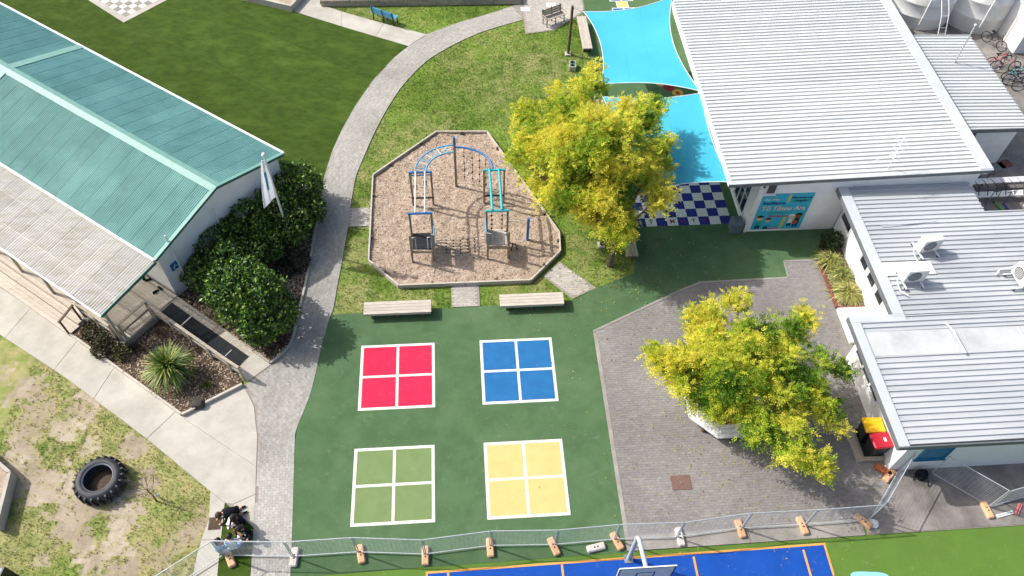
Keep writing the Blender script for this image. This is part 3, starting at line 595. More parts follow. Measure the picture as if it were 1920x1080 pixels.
kerb('narrow concrete kerb between hedge bed and brick path', smooth_line([(-9.190, 24.711, 0), (-9.098, 23.237, 0), (-9.005, 21.680, 0), (-8.963, 20.199, 0), (-8.983, 18.515, 0), (-8.973, 17.447, 0), (-9.234, 16.789, 0), (-9.638, 16.340, 0)], 3), 'concrete', h=.12)
kerb('narrow timber kerb from the ramp foot to the hedge bed', [(-10.376, 16.839, 0), (-9.638, 16.340, 0)], 'timber', h=.12)
fk = thing('brick_edging', 'red brick edging along the flax bed beside the white wall', 'edging', GR(15.95, 20, 0))
for k in range(13):
    MB().box((*GR(15.97, 21.3-k*.205)[:2], .07), (.10, .195, .14), GA).build('brick', 'brick_red', fk)
for k in range(6):
    MB().box((*GR(16.1+k*.205, 18.70)[:2], .07), (.195, .10, .14), GA).build('brick', 'brick_red', fk)
# pale concrete planter with soil at the far end of the turf
pl = thing('concrete_planter', 'long pale concrete planter box bordering the artificial turf', 'planter', (-15.127, 40.853, 0))
A_, B_ = Vector((-18.518, 41.775, 0)), Vector((-13.456, 40.215, 0)); dd = (B_-A_).normalized(); nn = Vector((-dd.y, dd.x, 0)); Lg = (B_-A_).length
for a, b_ in ((A_, B_), (B_-dd*.06, B_-dd*.06+nn*3.2)):
    MB().beam((a.x, a.y, .2), (b_.x, b_.y, .2), .14, .42).build('side', 'concrete', pl)
MB().prism([A_+nn*.05, B_+nn*.05-dd*.1, B_+nn*3.2-dd*.1, A_+nn*3.2], .0, .3).build('soil', 'bark', pl)
rw = thing('timber_retaining_wall', 'low grey timber sleeper wall along the strip of grass', 'wall', (-6.361, 41.434, 0))
a, b_ = (-11.880, 40.853, 0), (-0.084, 41.905, 0)
for lv in range(2):
    for k in range(7):
        p, q = lerp(a, b_, k/7), lerp(a, b_, (k+1)/7-.002); MB().beam((p[0], p[1]+lv*.05, .1+lv*.2), (q[0], q[1]+lv*.05, .1+lv*.2), .14, .196).build('sleeper', 'timber', rw)
rb = Vector(b_)-Vector(a); 
flat('upper_terrace', [(a[0], a[1]+.12), (b_[0], b_[1]+.12), (b_[0]+1, b_[1]+14), (a[0]-1, a[1]+14)], .32, 'timber', th=.3)
# pale box planter at the lawn's edge
bp = thing('box_planter', 'pale concrete planter box on the worn lawn', 'planter', (-17.906, 10.227, 0))
c = [Vector((-19.326, 12.107, 0.5)), Vector((-17.806, 11.128, 0.5)), Vector((-17.462, 9.187, 0.5)), Vector((-18.876, 9.796, 0.5))]
for i in range(4):
    p, q = c[i], c[(i+1) % 4]; MB().beam((p.x, p.y, .25), (q.x, q.y, .25), .12, .5).build('side', 'concrete', bp)
MB().prism(inset(c, .08), .0, .42).build('soil', 'bark', bp)
bx_ = thing('grey_locker', 'grey metal box with dark edge standing on the lawn', 'box', (-16.736, 7.563, 0)); q = (-16.770, 7.386, 0)
MB().box((q[0], q[1], .45), (.8, .6, .9), R(-4), bev=.02).build('body', 'steel_grey', bx_); MB().box((q[0]+.42, q[1], .47), (.05, .62, .95), R(-4)).build('end_panel', 'black_plastic', bx_)

# ---- grass blades over the lawns
n = 120000; cs_ = [(-17.158, 7.371, 0), (4.769, 8.199, 0), (8.421, 43.530, 0), (-19.130, 41.678, 0)]; Q = np.array([p[:2] for p in cs_])
x = rng.uniform(Q[:, 0].min(), 9, n*2); y = rng.uniform(Q[:, 1].min(), 44, n*2)
ok = np.ones(len(x), bool)
for o in OVER: ok &= ~inpoly(x, y, o)
tn, core = lawn_tint(x, y); ok &= core < rng.uniform(.0, .9, len(x))
lawn_hull = [(-17.158, 7.371, 0), (-4.316, 7.856, 0), (5.734, 22.721, 0), (4.825, 43.288, 0), (-13.469, 42.059, 0), (-14.899, 27.771, 0), (-22.144, 18.995, 0)]; ok &= inpoly(x, y, lawn_hull)
x, y, tn = x[ok], y[ok], tn[ok]; n = len(x); nb_ = 3; x = np.repeat(x, nb_)+rng.normal(0, .02, n*nb_); y = np.repeat(y, nb_)+rng.normal(0, .02, n*nb_); tn = np.repeat(tn, nb_, 0)*rng.uniform(.75, 1.25, (n*nb_, 1)); n = len(x)
an = rng.uniform(0, 6.28, n); h = rng.uniform(.02, .055, n); w = rng.uniform(.006, .014, n); le = rng.uniform(.2, 1.0, n)*h; la = rng.uniform(0, 6.28, n)
V = np.stack([np.c_[x-w*np.cos(an), y-w*np.sin(an), np.full(n, -.02)], np.c_[x+w*np.cos(an), y+w*np.sin(an), np.full(n, -.02)], np.c_[x+le*np.cos(la), y+le*np.sin(la), h]], 1).reshape(-1, 3)
gr = np_mesh('grass', V, np.arange(3*n).reshape(-1, 3), 'blade', color=np.clip(tn, 0, 1)); tag(gr, 'short mown grass of the lawns', 'grass', kind='stuff')

# ================================================================ BUILDINGS
def hexpts(fr, a0, a1, b0, b1, z0, z1): return [fr(a0, b0, z0), fr(a1, b0, z0), fr(a1, b1, z0), fr(a0, b1, z0), fr(a0, b0, z1), fr(a1, b0, z1), fr(a1, b1, z1), fr(a0, b1, z1)]
def blk(fr, a0, a1, b0, b1, z0, z1, name, m, par):
    p = hexpts(fr, a0, a1, b0, b1, z0, z1)
    return MB().hexa(p).build(name, m, par)
def tray_roof(par, u0, u1, v0, v1, zf, pitch, m, name='roof_sheet', gaps=()):
    """long trays laid side by side, each with an upstand rib along one edge; all alike trays share one mesh"""
    prof = [(0, 0), (pitch-.085, 0), (pitch-.07, .055), (pitch-.025, .055), (pitch-.012, 0), (pitch-.004, 0)]
    n = len(prof); vs = []; me = None; k = 0
    for u in (u0, u1): vs += [GR(u, v, zf(u)+z) for v, z in prof]
    for u in (u0, u1): vs += [GR(u, v, zf(u)-.03) for v in (0, pitch-.004)]
    fs = [(i, n+i, n+i+1, i+1) for i in range(n-1)]; q = 2*n
    fs += [(q, q+1, q+3, q+2), (0, q, q+2, n), (n-1, 2*n-1, q+3, q+1), tuple([q]+list(range(0, n))+[q+1])[::1], tuple([q+2]+list(range(n, 2*n))+[q+3])[::-1]]
    o0 = org(par); v = v0; out = []
    while v < v1-.05:
        if not any(a <= v < b for a, b in gaps):
            if me is None:
                mb = MB().add(vs, fs); me = mb.mesh(name)
            o = put(me, name, m, par); o.location = tuple(GR(0, v)[i]-o0[i] for i in range(3)); out.append(o)
        v += pitch
    return out
def window(fr, axis, at, s0, s1, z0, z1, par, out=1, cols=1, rows=1, frame='white_trim', pane='glass', name='window', fw=.05):
    """framed window standing proud of a wall; axis 'u' = wall runs along u at v=at, 'v' = wall runs along v at u=at; out = side it faces"""
    def B(s_0, s_1, zz0, zz1, d0, d1, nm, m, p):
        lo, hi = sorted((at+out*d0, at+out*d1))
        return blk(fr, s_0, s_1, lo, hi, zz0, zz1, nm, m, p) if axis == 'u' else blk(fr, lo, hi, s_0, s_1, zz0, zz1, nm, m, p)
    w = B(s0, s1, z0, z1, .001, .012, name, pane, par)
    for a, b_, c, d in ((s0-fw, s0, z0-fw, z1+fw), (s1, s1+fw, z0-fw, z1+fw), (s0, s1, z1, z1+fw), (s0, s1, z0-fw, z0)): B(a, b_, c, d, .0, .045, 'frame', frame, w)
    for k in range(1, cols): s = s0+(s1-s0)*k/cols; B(s-fw/2, s+fw/2, z0, z1, .002, .038, 'mullion', frame, w)
    for k in range(1, rows): z = z0+(z1-z0)*k/rows; B(s0+.001, s1-.001, z-fw/2, z+fw/2, .003, .034, 'transom', frame, w)
    B(s0-fw-.04, s1+fw+.04, z0-fw-.05, z0-fw, .0, .08, 'sill', frame, w)
    return w

# ---- main block: low monopitch roof of pale trays
mb = thing('classroom_building', 'long white classroom block under a wide pale ribbed roof', 'building', GR(17, 30, 0))
zm = lambda u: 3.36+(u-11.55)*.034
MB().hexa([GR(13, 23.28, 0), GR(22.75, 23.28, 0), GR(22.75, 58, 0), GR(13, 58, 0), GR(13, 23.28, zm(13)-.16), GR(22.75, 23.28, zm(22.75)-.16), GR(22.75, 58, zm(22.75)-.16), GR(13, 58, zm(13)-.16)]).build('wall', 'white_wall', mb)
MB().hexa([GR(11.62, 23.2, zm(11.62)-.15), GR(22.8, 23.2, zm(22.8)-.15), GR(22.8, 58, zm(22.8)-.15), GR(11.62, 58, zm(11.62)-.15), GR(11.62, 23.2, zm(11.62)-.04), GR(22.8, 23.2, zm(22.8)-.04), GR(22.8, 58, zm(22.8)-.04), GR(11.62, 58, zm(11.62)-.04)]).build('soffit', 'soffit', mb)
tray_roof(mb, 11.6, 22.62, 23.16, 46.5, zm, .248, 'grey_roof')
MB().hexa([GR(11.6, 46.6, zm(11.6)-.03), GR(22.6, 46.6, zm(22.6)-.03), GR(22.6, 58, zm(22.6)-.03), GR(11.6, 58, zm(11.6)-.03), GR(11.6, 46.6, zm(11.6)), GR(22.6, 46.6, zm(22.6)), GR(22.6, 58, zm(22.6)), GR(11.6, 58, zm(11.6))]).build('far_roof', 'grey_roof', mb)
for a, b_ in ((23.1, 32), (32.01, 41), (41.01, 50)):
    MB().hexa(hexpts(GR, 22.42, 23.0, a, b_, zm(22.5)+.062, zm(22.5)+.10)).build('ridge_flashing', 'grey_roof_flash', mb)
    MB().hexa(hexpts(GR, 11.44, 11.58, a, b_, zm(11.5)-.14, zm(11.5)+.01)).build('gutter', 'white_trim', mb)
MB().beam(GR(11.46, 23.09, zm(11.46)-.07), GR(23.0, 23.09, zm(23)-.07), .05, .2).build('fascia', 'gutter_dark', mb)
MB().beam(GR(11.46, 23.08, zm(11.46)+.05), GR(23.0, 23.08, zm(23)+.05), .1, .03).build('barge_flashing', 'grey_roof_flash', mb)
MB().hexa(hexpts(GR, 22.75, 22.98, 23.2, 58, zm(22.7)-.35, zm(22.7)+.06)).build('fascia', 'white_trim', mb)
for k in range(20): 
    z0 = .02+k*.155; MB().add([GR(13.0, 23.276, z0), GR(17.2, 23.276, z0), GR(17.2, 23.276, z0+.153), GR(13.0, 23.276, z0+.153), GR(13.0, 23.252, z0), GR(17.2, 23.252, z0), GR(17.2, 23.27, z0+.153), GR(13.0, 23.27, z0+.153)],
        [(4, 5, 6, 7), (0, 4, 7, 3), (1, 2, 6, 5), (0, 1, 5, 4), (3, 7, 6, 2)]).build('weatherboard', 'white_wall', mb)
blk(GR, 12.96, 13.08, 23.22, 23.34, 0, 3.2, 'corner_board', 'white_trim', mb)
window(GR, 'u', 23.25, 13.31, 13.69, 2.58, 3.12, mb, -1); window(GR, 'u', 23.25, 13.02, 13.2, 2.93, 3.08, mb, -1, fw=.03)
for v0, v1, c in ((23.95, 25.43, 3), (27.2, 29.2, 3), (30.6, 32.6, 3), (34.2, 36.2, 3), (38, 40, 3)): window(GR, 'v', 13.0, v0, v1, .45, 2.5, mb, -1, c, 2)
sg = MB().box((*GR(12.62, 23.45)[:2], .34), (.56, .62, .68), GA, bev=.1).build('utility_box', 'slate_box'); tag(sg, 'squat slate grey box at the foot of the white wall corner', 'box')

# ---- mural sign on the end wall
ms = thing('mural_sign', 'turquoise sign reading Tō Tātou Ara with cartoon children', 'sign', GR(14.42, 23.23, .15))
def SB(u0, u1, z0, z1, d, nm, m, par=ms): return blk(GR, u0, u1, 23.25-.02-d, 23.249-.02, z0, z1, nm, m, par)
bd = blk(GR, 13.26, 15.58, 23.225, 23.255, .18, 2.52, 'board', 'poster_cyan', ms)
def sign_text(t, u, z, size, m, sx=1.0, shear=.0):
    me = text_mesh(t, size)
    for v in me.vertices: v.co.x = v.co.x*sx+v.co.y*shear
    l = put(me, 'lettering', m, ms); l.location = tuple(a-b for a, b in zip(GR(u, 23.214, z), ms.location)); l.rotation_euler = (R(90), 0, GA); return l
def sprism(pts, d, nm, m):   # flat painted shape on the sign, pts in (u,z)
    n = len(pts); vs = [GR(u, 23.2249, z) for u, z in pts]+[GR(u, 23.2249-d, z) for u, z in pts]
    return MB().add(vs, [tuple(range(n, 2*n)), tuple(range(n))[::-1]]+[(i, (i+1) % n, n+(i+1) % n, n+i) for i in range(n)]).build(nm, m, ms)
def ell(cu, cz, ru, rz, n=14, a0=0, a1=2*math.pi): return [(cu+ru*math.cos(a0+(a1-a0)*k/n), cz+rz*math.sin(a0+(a1-a0)*k/n)) for k in range(n if a1-a0 > 6.2 else n+1)]
sprism([(14.43, 1.98), (14.53, 1.98), (14.56, 2.5), (14.46, 2.5)], .003, 'band', 'poster_gold'); sprism([(14.55, .25), (14.70, .25), (14.74, .98), (14.60, .98)], .003, 'band', 'poster_gold')
sprism([(14.60, 1.98), (15.5, 1.98), (15.5, 2.16), (14.62, 2.16)], .002, 'band', 'poster_teal'); sprism([(13.75, 1.22), (14.75, 1.22), (14.75, 1.32), (13.75, 1.32)], .002, 'band', 'poster_teal')
sprism([(14.0, .19), (14.55, .19), (14.55, .27), (14.0, .27)], .002, 'band', 'poster_pink')
sign_text('Our Way', 13.72, 2.18, .17, 'paint_white'); sign_text('Resilience', 13.88, 1.94, .26, 'poster_navy'); sign_text('Manawaroa', 15.06, 2.27, .19, 'poster_navy'); sign_text('Integrity', 15.06, 2.07, .17, 'poster_navy', .95)
for dz, m in ((-.02, 'poster_navy'), (0, 'paint_white')):
    l = sign_text('Tō Tātou Ara', 14.42+(.02 if dz else 0), 1.58+dz, .37, m, .95, .08); l.location.y -= 0 if dz else .004
sign_text('Excellence', 14.30, 1.08, .23, 'poster_pink', .9)
for cu, cz, sc_, skin, shirt, hair in ((13.52, .95, 1.0, 'poster_skin', 'poster_teal', 'poster_black'), (13.92, .80, .85, 'poster_skin', 'poster_cyan', 'poster_black'), (14.98, 1.0, .9, 'poster_skin', 'paint_white', 'paint_white'), (15.28, 1.05, 1.05, 'poster_brown', 'poster_black', 'poster_black')):
    q = sc_
    sprism([(cu-.13*q, cz-.5*q), (cu+.13*q, cz-.5*q), (cu+.10*q, cz-.14*q), (cu-.10*q, cz-.14*q)], .003, 'figure', shirt)
    sprism([(cu-.12*q, cz-.72*q), (cu-.02*q, cz-.72*q), (cu, cz-.5*q), (cu+.02*q, cz-.72*q), (cu+.12*q, cz-.72*q), (cu+.11*q, cz-.48*q), (cu-.11*q, cz-.48*q)], .0025, 'figure', 'poster_black' if shirt != 'poster_black' else 'poster_navy')
    sprism(ell(cu, cz, .15*q, .17*q), .004, 'figure', skin); sprism(ell(cu, cz+.04*q, .165*q, .16*q, 12, 0, math.pi), .005, 'figure', hair)
sprism(ell(15.22, .62, .13, .13), .006, 'figure', 'poster_orange')

# ---- lower block: L-shaped pale roof, flat gutter strip, windows under the eave
lb = thing('office_building', 'lower white block with stepped pale ribbed roof and air conditioners', 'building', GR(19, 17, 0))
zl = lambda u: 2.74+(u-14.8)*.008
def lwall(u0, u1, v0, v1): blk(GR, u0, u1, v0, v1, 0, 2.62, 'wall', 'white_wall', lb)
lwall(17.25, 22.3, 16.98, 23.22); lwall(15.55, 22.3, 11.25, 16.2); lwall(17.25, 22.3, 16.201, 16.979); lwall(22.301, 30, 11.25, 21.5)
blk(GR, 15.95, 17.249, 16.9, 18.66, 0, .15, 'door_step', 'white_trim', lb); blk(GR, 17.19, 17.249, 17.05, 17.85, .16, 2.2, 'door', 'white_trim', lb)
tray_roof(lb, 16.95, 22.45, 16.45, 23.2, zl, .243, 'grey_roof_low'); tray_roof(lb, 15.12, 22.45, 15.72, 16.40, zl, .2265, 'grey_roof_low'); tray_roof(lb, 15.12, 22.45, 11.05, 14.62, zl, .2375, 'grey_roof_low')
tray_roof(lb, 22.455, 30, 11.05, 14.62, zl, .2375, 'grey_roof_low'); tray_roof(lb, 22.455, 30, 15.72, 21.6, zl, .243, 'grey_roof_low')
MB().hexa(hexpts(GR, 15.1, 30, 14.63, 15.71, zl(16)-.05, zl(16)+.0)).build('valley_membrane', 'membrane', lb)
for a, b_ in ((18.4, 18.43), (21.2, 21.22)): blk(GR, a, b_, 14.66, 15.68, zl(16), zl(16)+.02, 'lap_joint', 'grey_roof_flash', lb)
for a, b_, c, d in ((16.5, 16.94, 16.44, 23.24), (14.74, 15.10, 10.95, 16.14)): MB().hexa(hexpts(GR, a, b_, c, d, zl(a)-.16, zl(a)+.062)).build('edge_flashing', 'grey_roof_flash', lb)
MB().hexa(hexpts(GR, 14.74, 16.94, 16.145, 16.435, zl(15)-.16, zl(15)+.066)).build('edge_flashing', 'grey_roof_flash', lb)
for a, b_, c, d in ((14.70, 14.738, 10.95, 16.43), (16.46, 16.498, 16.44, 23.24)): blk(GR, a, b_, c, d, zl(a)-.18, zl(a)+.03, 'gutter', 'gutter_dark', lb)
blk(GR, 14.7, 30, 10.90, 10.948, zl(20)-.18, zl(20)+.05, 'gutter', 'gutter_dark', lb)
blk(GR, 14.75, 30, 10.96, 11.25, zl(15)-.17, zl(15)-.13, 'soffit', 'soffit', lb); blk(GR, 14.75, 15.55, 11.251, 16.1, zl(15)-.17, zl(15)-.13, 'soffit', 'soffit', lb)
blk(GR, 16.62, 18.98, 18.30, 18.97, zl(17)+.058, zl(17)+.07, 'cover_sheet', 'white_trim', lb)
blk(GR, 22.3, 22.44, 21.6, 23.2, 0, 2.7, 'wall', 'white_wall', lb)
for v0, v1, z1 in ((22.05, 23.03, 2.2), (19.85, 20.5, 2.1), (18.95, 19.58, 2.1), (18.02, 18.65, 2.1)): window(GR, 'v', 17.25, v0, v1, 1.05, z1, lb, -1)
for k in range(3): window(GR, 'v', 15.55, 13.6+k*.80, 14.3+k*.80, 1.0, 2.1, lb, -1, 1, 2)
window(GR, 'u', 11.25, 16.24, 17.26, 1.0, 1.86, lb, -1, frame='window_blue', pane='window_blue'); window(GR, 'u', 11.25, 20.5, 21.6, 1.0, 1.86, lb, -1)
MB().tube([GR(18.35, 15.9, zl(18)+.12), GR(18.5, 15.5, zl(18)+.12), GR(18.55, 14.5, zl(18)+.15)], .035, 8).build('vent_pipe', 'white_trim', lb)
MB().tube([GR(17.6, 20.9, zl(18)+.08), GR(19.9, 21.05, zl(18)+.08), GR(20.0, 21.05, zl(18)+.2)], .02, 6).build('conduit', 'grey_roof_flash', lb)

def ac_unit(name, label, u, v, rz):
    z = zl(u)+.06
    t = thing(name, label, 'air conditioner', GR(u, v, z), rz=GA+rz, group='air conditioners on the lower roof')
    ORG[t.name] = (0, 0, 0)
    MB().box((0, 0, .50), (.88, .36, .66), 0, bev=.02).build('casing', 'ac_white', t)
    g = MB().lathe((0, 0, 0), [(.0, .0), (.24, .0), (.26, .012), (.26, .0)], 20).mesh('grille'); o = put(g, 'grille', 'ac_grille', t); o.rotation_euler = (R(90), 0, 0); o.location = (-.08, -.181, .5)
    for k in range(7): MB().box((-.08, -.196, .30+k*.066), (.46*math.sqrt(max(.1, 1-((k-3)/3.6)**2)), .008, .012)).build('grille_bar', 'ac_white', t)
    for sx in (-.36, .36): MB().box((sx, 0, .085), (.05, .92, .05)).build('rail', 'ac_white', t)
    for sx in (-.36, .36):
        for sy in (-.4, .4): MB().box((sx, sy, .03), (.08, .08, .06)).build('foot', 'black_plastic', t)
    MB().tube([(-.44, .05, .35), (-.58, .05, .33), (-.62, -.1, .12), (-.62, -.5, .06), (-.4, -.75, .06)], .03, 7).build('pipe', 'white_trim', t)
    return t
ac_unit('air_conditioner', 'white air conditioner on roof rails above the smooth cover sheet', 18.95, 19.5, R(8)); ac_unit('air_conditioner', 'white air conditioner straddling the smooth cover sheet edge', 17.75, 18.0, R(2)); ac_unit('air_conditioner', 'white air conditioner alone on the open roof ribs', 22.1, 17.7, R(-88))
an_ = thing('television_aerial', 'thin white rooftop aerial on a mast at the roof edge', 'aerial', GR(18.5, 23.6, zm(18.5)))
q = GR(18.5, 23.5); zt = zm(18.5)
MB().tube([GR(18.5, 23.5, zt), GR(18.5, 23.5, zt+1.5)], .018, 6).build('mast', 'white_trim', an_); MB().tube([GR(18.2, 23.1, zt+1.0), GR(18.75, 23.85, zt+1.45)], .012, 6).build('boom', 'white_trim', an_)
for k in range(9):
    f = k/8; a = GR(18.2+.55*f, 23.1+.75*f, zt+1.0+.45*f); d = Vector((GU[0]*.75-GV[0]*.55, GU[1]*.75-GV[1]*.55, 0)).normalized()*(.22+.10*f)
    MB().tube([tuple(Vector(a)-d), tuple(Vector(a)+d)], .009, 5).build('element', 'white_trim', an_)
for s_ in (-1, 1): MB().tube([GR(18.5, 23.5, zt+.9), GR(18.5+s_*.7, 23.9, zt+.03)], .008, 5).build('stay', 'white_trim', an_)

# ---- lean-to annexe with bikes beyond
ax = thing('annexe', 'small white weatherboard annexe with ribbed roof behind the classroom block', 'building', GR(25, 30, 0))
za = lambda u: 2.66-(u-22.9)*.02
blk(GR, 22.9, 26.95, 27.22, 34.0, 0, 2.5, 'wall', 'white_wall', ax)
tray_roof(ax, 22.99, 27.3, 26.85, 34.2, za, .245, 'grey_roof'); blk(GR, 22.99, 27.34, 26.79, 26.845, za(25)-.16, za(25)+.05, 'gutter', 'gutter_dark', ax)
for k in range(16): blk(GR, 22.92, 26.96, 27.195+.0*k, 27.219, .02+k*.152, .02+k*.152+.146, 'weatherboard', 'white_wall', ax)
window(GR, 'u', 27.195, 24.2, 24.9, 1.2, 2.2, ax, -1)
MB().tube([GR(25.5, 31.9, za(25.5)), GR(25.5, 31.9, za(25.5)+2.2)], .035, 8).build('vent_pole', 'galv_pale', ax); MB().lathe(GR(25.5, 31.9, za(25.5)+2.2), [(.0, .09), (.08, .06), (.09, 0), (0, -.02)], 10).build('vent_cap', 'galv_pale', ax)
for i, (u, v, h, r, lab) in enumerate(((27.6, 40.2, 2.4, 2.0, 'stained white round water tank beside the classroom roof'), (31.0, 39.6, 2.9, 1.9, 'taller clean white round water tank near the parked bicycles'))):
    t = thing('water_tank', lab, 'tank', GR(u, v, 0), 'white water tanks')
    MB().lathe(GR(u, v, 0), [(r*.98, 0), (r, .05), (r, h*.33-.02), (r+.015, h*.33), (r, h*.33+.02), (r, h*.66-.02), (r+.015, h*.66), (r, h*.66+.02), (r, h-.05), (r-.06, h)], 48).build('shell', 'tank_white', t)
    MB().lathe(GR(u, v, 0), [(r-.06, h), (r*.6, h+.22), (.35, h+.32), (.33, h+.42), (0, h+.44)], 48).build('dome', 'tank_white', t)
    MB().tube([GR(u-.6, v-r-.05, h*.2), GR(u-.6, v-r-.05, h+.1), GR(u-.6, v-r+.5, h+.15)], .04, 8).build('pipe', 'white_trim', t)
st = thing('roof_ladder', 'white metal ladder leaning between the tanks and the annexe roof', 'ladder', GR(26.6, 34.6, 0))
for s_ in (-.2, .2): MB().tube([GR(26.6+s_, 34.35, .02), GR(26.4+s_, 35.6, 2.9), GR(26.3+s_, 36.2, 3.6)], .03, 6).build('stile', 'white_trim', st)
for k in range(10): f = .1+k*.09; MB().tube([GR(26.4-.2*f, 34.35+1.35*f, 3.1*f), GR(26.8-.2*f, 34.35+1.35*f, 3.1*f)], .016, 6).build('rung', 'white_trim', st)
sh = thing('storage_shed', 'plain white shed with slatted end beside the bicycles', 'shed', GR(33, 37, 0))
blk(GR, 31.9, 36, 35.9, 39, 0, 2.3, 'wall', 'white_wall', sh); MB().hexa([GR(31.8, 35.8, 2.3), GR(36.1, 35.8, 2.3), GR(36.1, 39.1, 2.3), GR(31.8, 39.1, 2.3), GR(31.8, 35.8, 2.36), GR(36.1, 35.8, 2.36), GR(36.1, 39.1, 2.5), GR(31.8, 39.1, 2.5)]).build('roof', 'grey_roof_flash', sh)
for k in range(14): blk(GR, 31.9, 36, 35.88, 35.899, .05+k*.16, .05+k*.16+.15, 'weatherboard', 'white_wall', sh)
fr = thing('green_slat_fence', 'green vertical slat fence panel beside the row of bicycles', 'fence', GR(32.4, 33.5, 0))
for k in range(16): MB().box((*GR(31.9+k*.11, 34.6-k*.14)[:2], .75), (.05, .09, 1.4), GA-R(52)).build('slat', 'fence_green', fr)
for z in (.3, 1.2): MB().beam(GR(31.86, 34.58, z), GR(33.6, 32.4, z), .04, .07).build('rail', 'fence_green', fr)

# ---- teal roofed block on the left
tb = thing('teal_roofed_building', 'long white timber classroom under a teal corrugated gable roof', 'building', LB(8, 3, 0))
HE, HR, WB, LN = 2.96, 3.95, 7.12, 27.0
def gz(b): return HE+(HR-HE)*(1-abs(b-WB/2)/(WB/2))
# walls (gable ends as one solid)
P0 = [(b, z) for b, z in ((.1, .0), (WB-.12, .0), (WB-.12, HE-.08), (WB/2, HR-.08), (.1, HE-.08))]
vs = [LB(.12, b, z) for b, z in P0]+[LB(LN, b, z) for b, z in P0]
MB().add(vs, [(0, 1, 2, 3, 4), (9, 8, 7, 6, 5)]+[((i+1) % 5, i, 5+i, 5+(i+1) % 5) for i in range(5)]).build('wall', 'white_wall', tb)
def corrugated(par, a0, a1, b0, z0, b1, z1, sheet_w, pitch, amp, m, name):
    """corrugated sheets laid side by side along a, running from (b0,z0) to (b1,z1); alike sheets share a mesh"""
    n = int(round(sheet_w/pitch))*6; o0 = org(par); me = None; a = a0
    sx = [(k/n*(sheet_w-.014), amp*math.cos(2*math.pi*k/6)) for k in range(n+1)]; vs = []
    for b, z in ((b0, z0), (b1, z1)):
        for s, h in sx: vs.append(LB(s, b, z+h+(.006 if s > sheet_w-pitch else 0)))
    f = [(k+1, k, n+1+k, n+2+k) if True else 0 for k in range(n)]
    while a < a1-.01:
        if me is None:
            q = MB().add(vs, f, 0, True); me = q.mesh(name)
        o = put(me, name, m, par); p = LB(a, 0); o.location = (p[0]-LO[0]-o0[0], p[1]-LO[1]-o0[1], -o0[2]); o.location.z = -o0[2]; a += sheet_w
for ob in (0,):
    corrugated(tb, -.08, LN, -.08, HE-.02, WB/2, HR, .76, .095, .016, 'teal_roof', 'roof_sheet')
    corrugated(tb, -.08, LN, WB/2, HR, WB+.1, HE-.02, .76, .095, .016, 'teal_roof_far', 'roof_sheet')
for s_ in (-1, 1):
    e = WB/2+s_*.26
    vs = [LB(-.12, WB/2, HR+.05), LB(LN, WB/2, HR+.05), LB(LN, e, gz(e)+.03), LB(-.12, e, gz(e)+.03)]; vs += [(x, y, z-.02) for x, y, z in vs]
    MB().add(vs, [(0, 1, 2, 3), (7, 6, 5, 4), (0, 4, 5, 1), (1, 5, 6, 2), (2, 6, 7, 3), (3, 7, 4, 0)]).build('ridge_cap', 'teal_trim', tb)
MB().add([LB(13.1, WB/2+.2, gz(WB/2+.2)+.045), LB(13.55, WB/2+.2, gz(WB/2+.2)+.045), LB(13.55, WB+.1, HE+.02), LB(13.1, WB+.1, HE+.02), LB(13.1, WB/2+.2, gz(WB/2+.2)+.02), LB(13.55, WB/2+.2, gz(WB/2+.2)+.02), LB(13.55, WB+.1, HE), LB(13.1, WB+.1, HE)], [(0, 1, 2, 3), (7, 6, 5, 4), (0, 4, 5, 1), (1, 5, 6, 2), (2, 6, 7, 3), (3, 7, 4, 0)]).build('cross_flashing', 'teal_trim', tb)
MB().add([LB(13.1, WB/2-.2, gz(WB/2-.2)+.045), LB(13.55, WB/2-.2, gz(WB/2-.2)+.045), LB(13.55, -.05, HE+.02), LB(13.1, -.05, HE+.02), LB(13.1, WB/2-.2, gz(WB/2-.2)+.02), LB(13.55, WB/2-.2, gz(WB/2-.2)+.02), LB(13.55, -.05, HE), LB(13.1, -.05, HE)], [(3, 2, 1, 0), (4, 5, 6, 7), (1, 5, 4, 0), (2, 6, 5, 1), (3, 7, 6, 2), (0, 4, 7, 3)]).build('cross_flashing', 'teal_trim', tb)
for b, zo in ((WB+.13, 0), (-.13, 0)):
    for k in range(4): MB().beam(LB(-.1+k*6.8, b, HE-.03), LB(-.1+(k+1)*6.8-.01, b, HE-.03), .1, .1).build('gutter', 'white_trim', tb)
for b0, b1 in ((-.1, WB/2), (WB/2, WB+.12)):
    MB().beam(LB(-.11, b0, gz(b0)-.05), LB(-.11, b1, gz(b1)-.05), .03, .15).build('barge_board', 'teal_fascia', tb)
    MB().beam(LB(-.09, b0, gz(b0)+.035), LB(-.09, b1, gz(b1)+.035), .14, .02).build('barge_cap', 'teal_trim', tb)
MB().tube([LB(-.02, .75, .4), LB(-.02, .75, 3.55)], .035, 8).build('downpipe', 'white_trim', tb); MB().tube([LB(-.02, 3.1, 2.0), LB(-.02, 3.1, 3.0)], .03, 8).build('downpipe', 'white_trim', tb)
